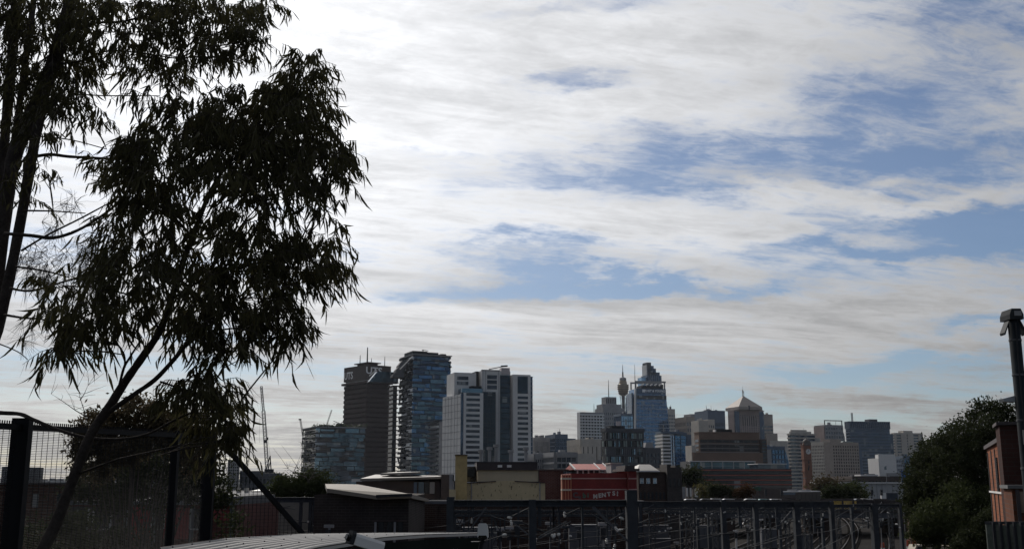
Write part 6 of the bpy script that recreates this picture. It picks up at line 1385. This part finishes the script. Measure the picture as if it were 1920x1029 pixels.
left_blobs = [(225, 55, 105, 62, 1.05), (400, 45, 100, 55, 1.05), (350, 110, 80, 42, .95), (475, 78, 36, 46, .9), (500, 20, 30, 40, .8), (95, 100, 80, 90, .75), (125, 205, 46, 44, 1.1), (60, 40, 70, 60, .65), (440, 112, 34, 30, .8), (300, 150, 60, 34, .7), (30, 210, 40, 90, .55), (160, 20, 60, 40, .8), (270, 190, 34, 24, .4), (90, 325, 40, 14, .3), (200, 320, 60, 18, .5), (150, 130, 50, 50, .7), (15, 330, 24, 40, .3), (60, 380, 14, 16, .2), (320, 20, 60, 40, .9), (20, 120, 50, 80, .6), (70, 260, 40, 50, .5), (10, 30, 40, 50, .7), (180, 240, 30, 24, .4), (250, 130, 60, 30, .7), (90, 180, 40, 40, .6)]
gum_tree('gum_tree', 'multi-stemmed gum tree with dark trunks along the left edge', (-65, 1400), 8.5, left_paths, left_blobs, 43, 125., .10, 40,
         wisp=[(130, 380, 18, 14, 6), (125, 500, 75, 45, 46), (60, 520, 45, 60, 26), (165, 470, 45, 30, 22), (90, 420, 30, 22, 8), (60, 625, 30, 26, 6), (170, 540, 40, 30, 16)])

# ---------------------------------------------------------------- mesh fence
def fence():
    fx = lambda d: -3.76 + .126*(d - 8); ft = lambda d: 9.43 + .022*(d - 8)
    t = thing('mesh_fence', 'dark close-mesh security fence with thick posts at the lower left', 'fence', (fx(8), 8, 7.3)); o = Vector(t.location)
    fm = mat('fence_black', (.010, .011, .014), .7, 0., var=.25, spec=.15)
    pt = lambda d, z: Vector((fx(d), d, z)) - o
    for d, w in ((5.35, .13), (8.0, .132), (10.66, .07), (11.52, .125)):
        p = pt(d, 0); e = Vector((.125, .992, 0)); 
        obj('post', MB().box(p.x - w/2, p.x + w/2, p.y + .02, p.y + .1, 0, ft(d) + (.06 if w > .1 else .02) - o.z), fm, t)
    ds = [5.42, 8.0, 10.66, 11.52]
    for i in range(3):
        m = MB(); a, b_ = ds[i] + .03, ds[i+1] - .03
        z = 7.35
        while z < ft(a) - .02:
            m.bar(pt(a, z), pt(b_, z + (ft(b_) - ft(a))*(z - 7.35)/2.1), .0033); z += .0127
        for d in np.arange(a, b_, .0762): m.bar(pt(d, 7.35), pt(d, ft(d)), .0034)
        obj('mesh_panel', m, fm, t, kind='stuff')
        m = MB().bar(pt(ds[i], ft(ds[i])) + Vector((0, -.02, -.01)), pt(ds[i+1], ft(ds[i+1])) + Vector((0, -.02, -.01)), .03, .045); obj('top_rail', m, fm, t)
        m = MB()
        for d in np.arange(a, b_, .03): p = pt(d, ft(d) + .01); m.add([p + Vector((0, -.011, 0)), p + Vector((0, .011, 0)), p + Vector((.006, 0, .026)), p + Vector((-.006, 0, .026))], [(0, 1, 2), (0, 3, 1), (0, 2, 3), (1, 3, 2)])
        obj('spike_strip', m, fm, t, kind='stuff')
    # raking end section
    q0 = P(440, 856, 11.75); q1 = P(572, 1005, 12.3)
    obj('raking_rail', MB().bar(q0 - o, q1 - o, .055, .05), fm, t); obj('raking_rail', MB().bar(pt(11.52, ft(11.52)), q0 - o, .05, .045), fm, t)
    m = MB(); a = pt(11.52, 9); n = 22
    top = lambda x: (P(397, 815, 11.52) - o).lerp(q0 - o, max(0, min(1, (x - (P(397, 815, 11.52) - o).x)/((q0 - o).x - (P(397, 815, 11.52) - o).x)))) if x < (q0 - o).x else (q0 - o).lerp(q1 - o, (x - (q0 - o).x)/((q1 - q0).x))
    x0, x1 = (P(405, 815, 11.52) - o).x, (q1 - o).x - .02
    for i in range(n):
        x = x0 + (x1 - x0)*i/n; p = top(x); m.bar((x, p.y, 0), p, .0045)
    z = .05
    while z < 2.1:
        xs = [x0 + (x1 - x0)*i/60 for i in range(61)]; xe = max([x for x in xs if top(x).z > z] or [x0])
        if xe > x0 + .05: m.bar((x0, top(x0).y, z), (xe, top(xe).y, z), .0028)
        z += .0381
    obj('mesh_panel', m, fm, t, kind='stuff')
fence()

# ---------------------------------------------------------------- corrugated shed roof and its cameras
def shed():
    t = thing('corrugated_shed', 'low shed with pale corrugated metal roof at the bottom edge', 'shed', (-2, 10, 6.0)); o = Vector(t.location)
    zl = mat('zinc_roof', (.14, .14, .145), .6, .1, var=.1, scale=1.2); wl = mat('shed_dark_green', (.007, .013, .011), .9, var=.2, spec=.05)
    top = [P(x, y, d) - o for x, y, d in ((300, 1030, 9.0), (420, 1012.5, 10.5), (560, 1003.5, 12.0), (720, 1001, 13.6), (898, 1000, 15.5))]
    bot = [P(x, y, d) - o for x, y, d in ((420, 1075, 7.6), (520, 1050, 8.4), (602, 1028, 9.2), (720, 1009.5, 10.9), (800, 1004, 12.6), (898, 1001, 14.8))]
    def ev(pl, s):
        s *= len(pl)-1; i = min(int(s), len(pl)-2); return pl[i].lerp(pl[i+1], s - i)
    NU, NV = 24, 150; m = MB(); vs = []
    for j in range(NV+1):
        v = j/NV
        for i in range(NU+1):
            p = ev(top, i/NU).lerp(ev(bot, i/NU), v); vs.append(p + Vector((0, 0, .02*math.cos(v*2*math.pi*10))))
    obj('roof_sheet', m.add(vs, [(j*(NU+1)+i, j*(NU+1)+i+1, (j+1)*(NU+1)+i+1, (j+1)*(NU+1)+i) for j in range(NV) for i in range(NU)]), zl, t, True)
    fa = MB()
    for i in range(40):
        p, q = ev(bot, i/40), ev(bot, (i+1)/40); fa.add([p + Vector((.01, -.01, .012)), q + Vector((.01, -.01, .012)), q + Vector((.01, -.01, -.016)), p + Vector((.01, -.01, -.016))], [(3, 2, 1, 0)])
    obj('eave_flashing', fa, mat('flashing_white', (.5, .5, .49), .45, var=.06), t)
    wa = MB()
    for i in range(20):
        p, q = ev(bot, i/20) + Vector((.03, .02, -.04)), ev(bot, (i+1)/20) + Vector((.03, .02, -.04)); wa.add([p, q, (q.x, q.y, 0), (p.x, p.y, 0)], [(0, 1, 2, 3)])
    obj('wall', wa, wl, t)
    rg = MB()
    for i in range(20): rg.bar(ev(top, i/20) + Vector((0, .02, .012)), ev(top, (i+1)/20) + Vector((0, .02, .012)), .016)
    obj('ridge_capping', rg, M_DARK, t)
    sc = MB()
    for j in range(3):
        for i in range(14): p = ev(top, (i+.5)/14).lerp(ev(bot, (i+.5)/14), .04 + .3*j); sc.lathe([(.007, 0), (.007, .008), (.003, .012)], 6, p + Vector((0, 0, .012)))
    obj('roof_screw', sc, M_DARK, t, kind='stuff')
shed()
def cctv_left():
    d = 7.6; a = P(662, 1009, d); e = P(716, 1026, d + .12); t = thing('security_camera', 'white security camera angled up to the left above the corrugated roof', 'camera', (P(690, 1020, d).x, d, 7.4)); o = Vector(t.location)
    wm = mat('camera_white', (.78, .78, .76), .4, var=.05); ax = (e - a).normalized(); up = Vector((0, 0, 1)); sd = ax.cross(up).normalized(); up = sd.cross(ax)
    def hull(p, q, w, h, tk):
        prof = [(-w, -h), (w, -h), (w, h*.5), (w*.7, h), (-w*.7, h), (-w, h*.5)]
        return [p + sd*x + up*y for x, y in prof], q - p
    pts, v = hull(a - o, e - o, .038, .04, 0); obj('housing', MB().ext(pts, v), wm, t)
    pts, v = hull(a - ax*.03 - o + up*.006, a - ax*.001 - o + up*.006, .044, .046, 0); hd = obj('sun_shield', MB().ext(pts, v), M_DARK, t)
    obj('lens', MB().tube([a - ax*.055 - o, a - ax*.031 - o], [.022, .026], 14), mat('lens_black', (.01, .01, .012), .1), t)
    c = a.lerp(e, .6) - o; obj('bracket', MB().tube([c - up*.04, c - up*.12, Vector((0, 0, 0))], [.018, .022, .025], 10), M_DARK, t)
def cctv_right():
    d = 11.5; c = P(905, 995, d); t = thing('security_camera', 'white security camera facing the viewer at the roof end', 'camera', (c.x, d, 6.)); o = Vector(t.location)
    wm = mat('camera_white', (.78, .78, .76), .4); k = d/F
    prof = [(-8, -13), (8, -13), (10, -9), (8.5, 11), (6, 14), (-6, 14), (-8.5, 11), (-10, -9)]
    q = [c - o + Vector((x*k, 0, y*k)) for x, y in prof]; obj('housing', MB().ext(q, (0, .3, -.02)), wm, t)
    obj('lens_window', MB().ext([c - o + Vector((x*k, -.006, y*k)) for x, y in ((-7.5, -14), (7.5, -14), (8.5, -10.5), (6.5, -7.5), (-6.5, -7.5), (-8.5, -10.5))], (0, .01, 0)), mat('lens_black', (.01, .01, .012), .1), t)
    obj('top_knob', MB().lathe([(.014, 0), (.014, .02), (.006, .035)], 8, c - o + Vector((-2*k, .1, 14*k))), M_DARK, t)
    obj('bracket', MB().tube([c - o + Vector((0, .15, -14*k)), c - o + Vector((-3*k, .2, -26*k)), c - o + Vector((-8*k, .25, -50*k)), Vector((-.05, .3, 0))], [.02, .024, .03, .03], 10).box((c-o).x - 22*k, (c-o).x + 6*k, .1, .2, (c-o).z - 21*k, (c-o).z - 19.5*k), M_STEEL, t)
cctv_left(); cctv_right()

# ---------------------------------------------------------------- air
def haze():
    m = bpy.data.materials.new('haze_air'); m.use_nodes = True; t = NT(m.node_tree)
    pv = t.new('ShaderNodeVolumePrincipled'); pv.inputs['Color'].default_value = (.80, .88, 1, 1); pv.inputs['Density'].default_value = HAZE; pv.inputs['Anisotropy'].default_value = .35
    t.l.new(pv.outputs[0], t.new('ShaderNodeOutputMaterial').inputs['Volume'])
    o = obj('haze', MB().box(-4300, 4300, -300, 6900, -1, 345), m, kind='stuff'); o['label'] = 'thin blue air haze over the city'
HAZE = 0.000018
haze()
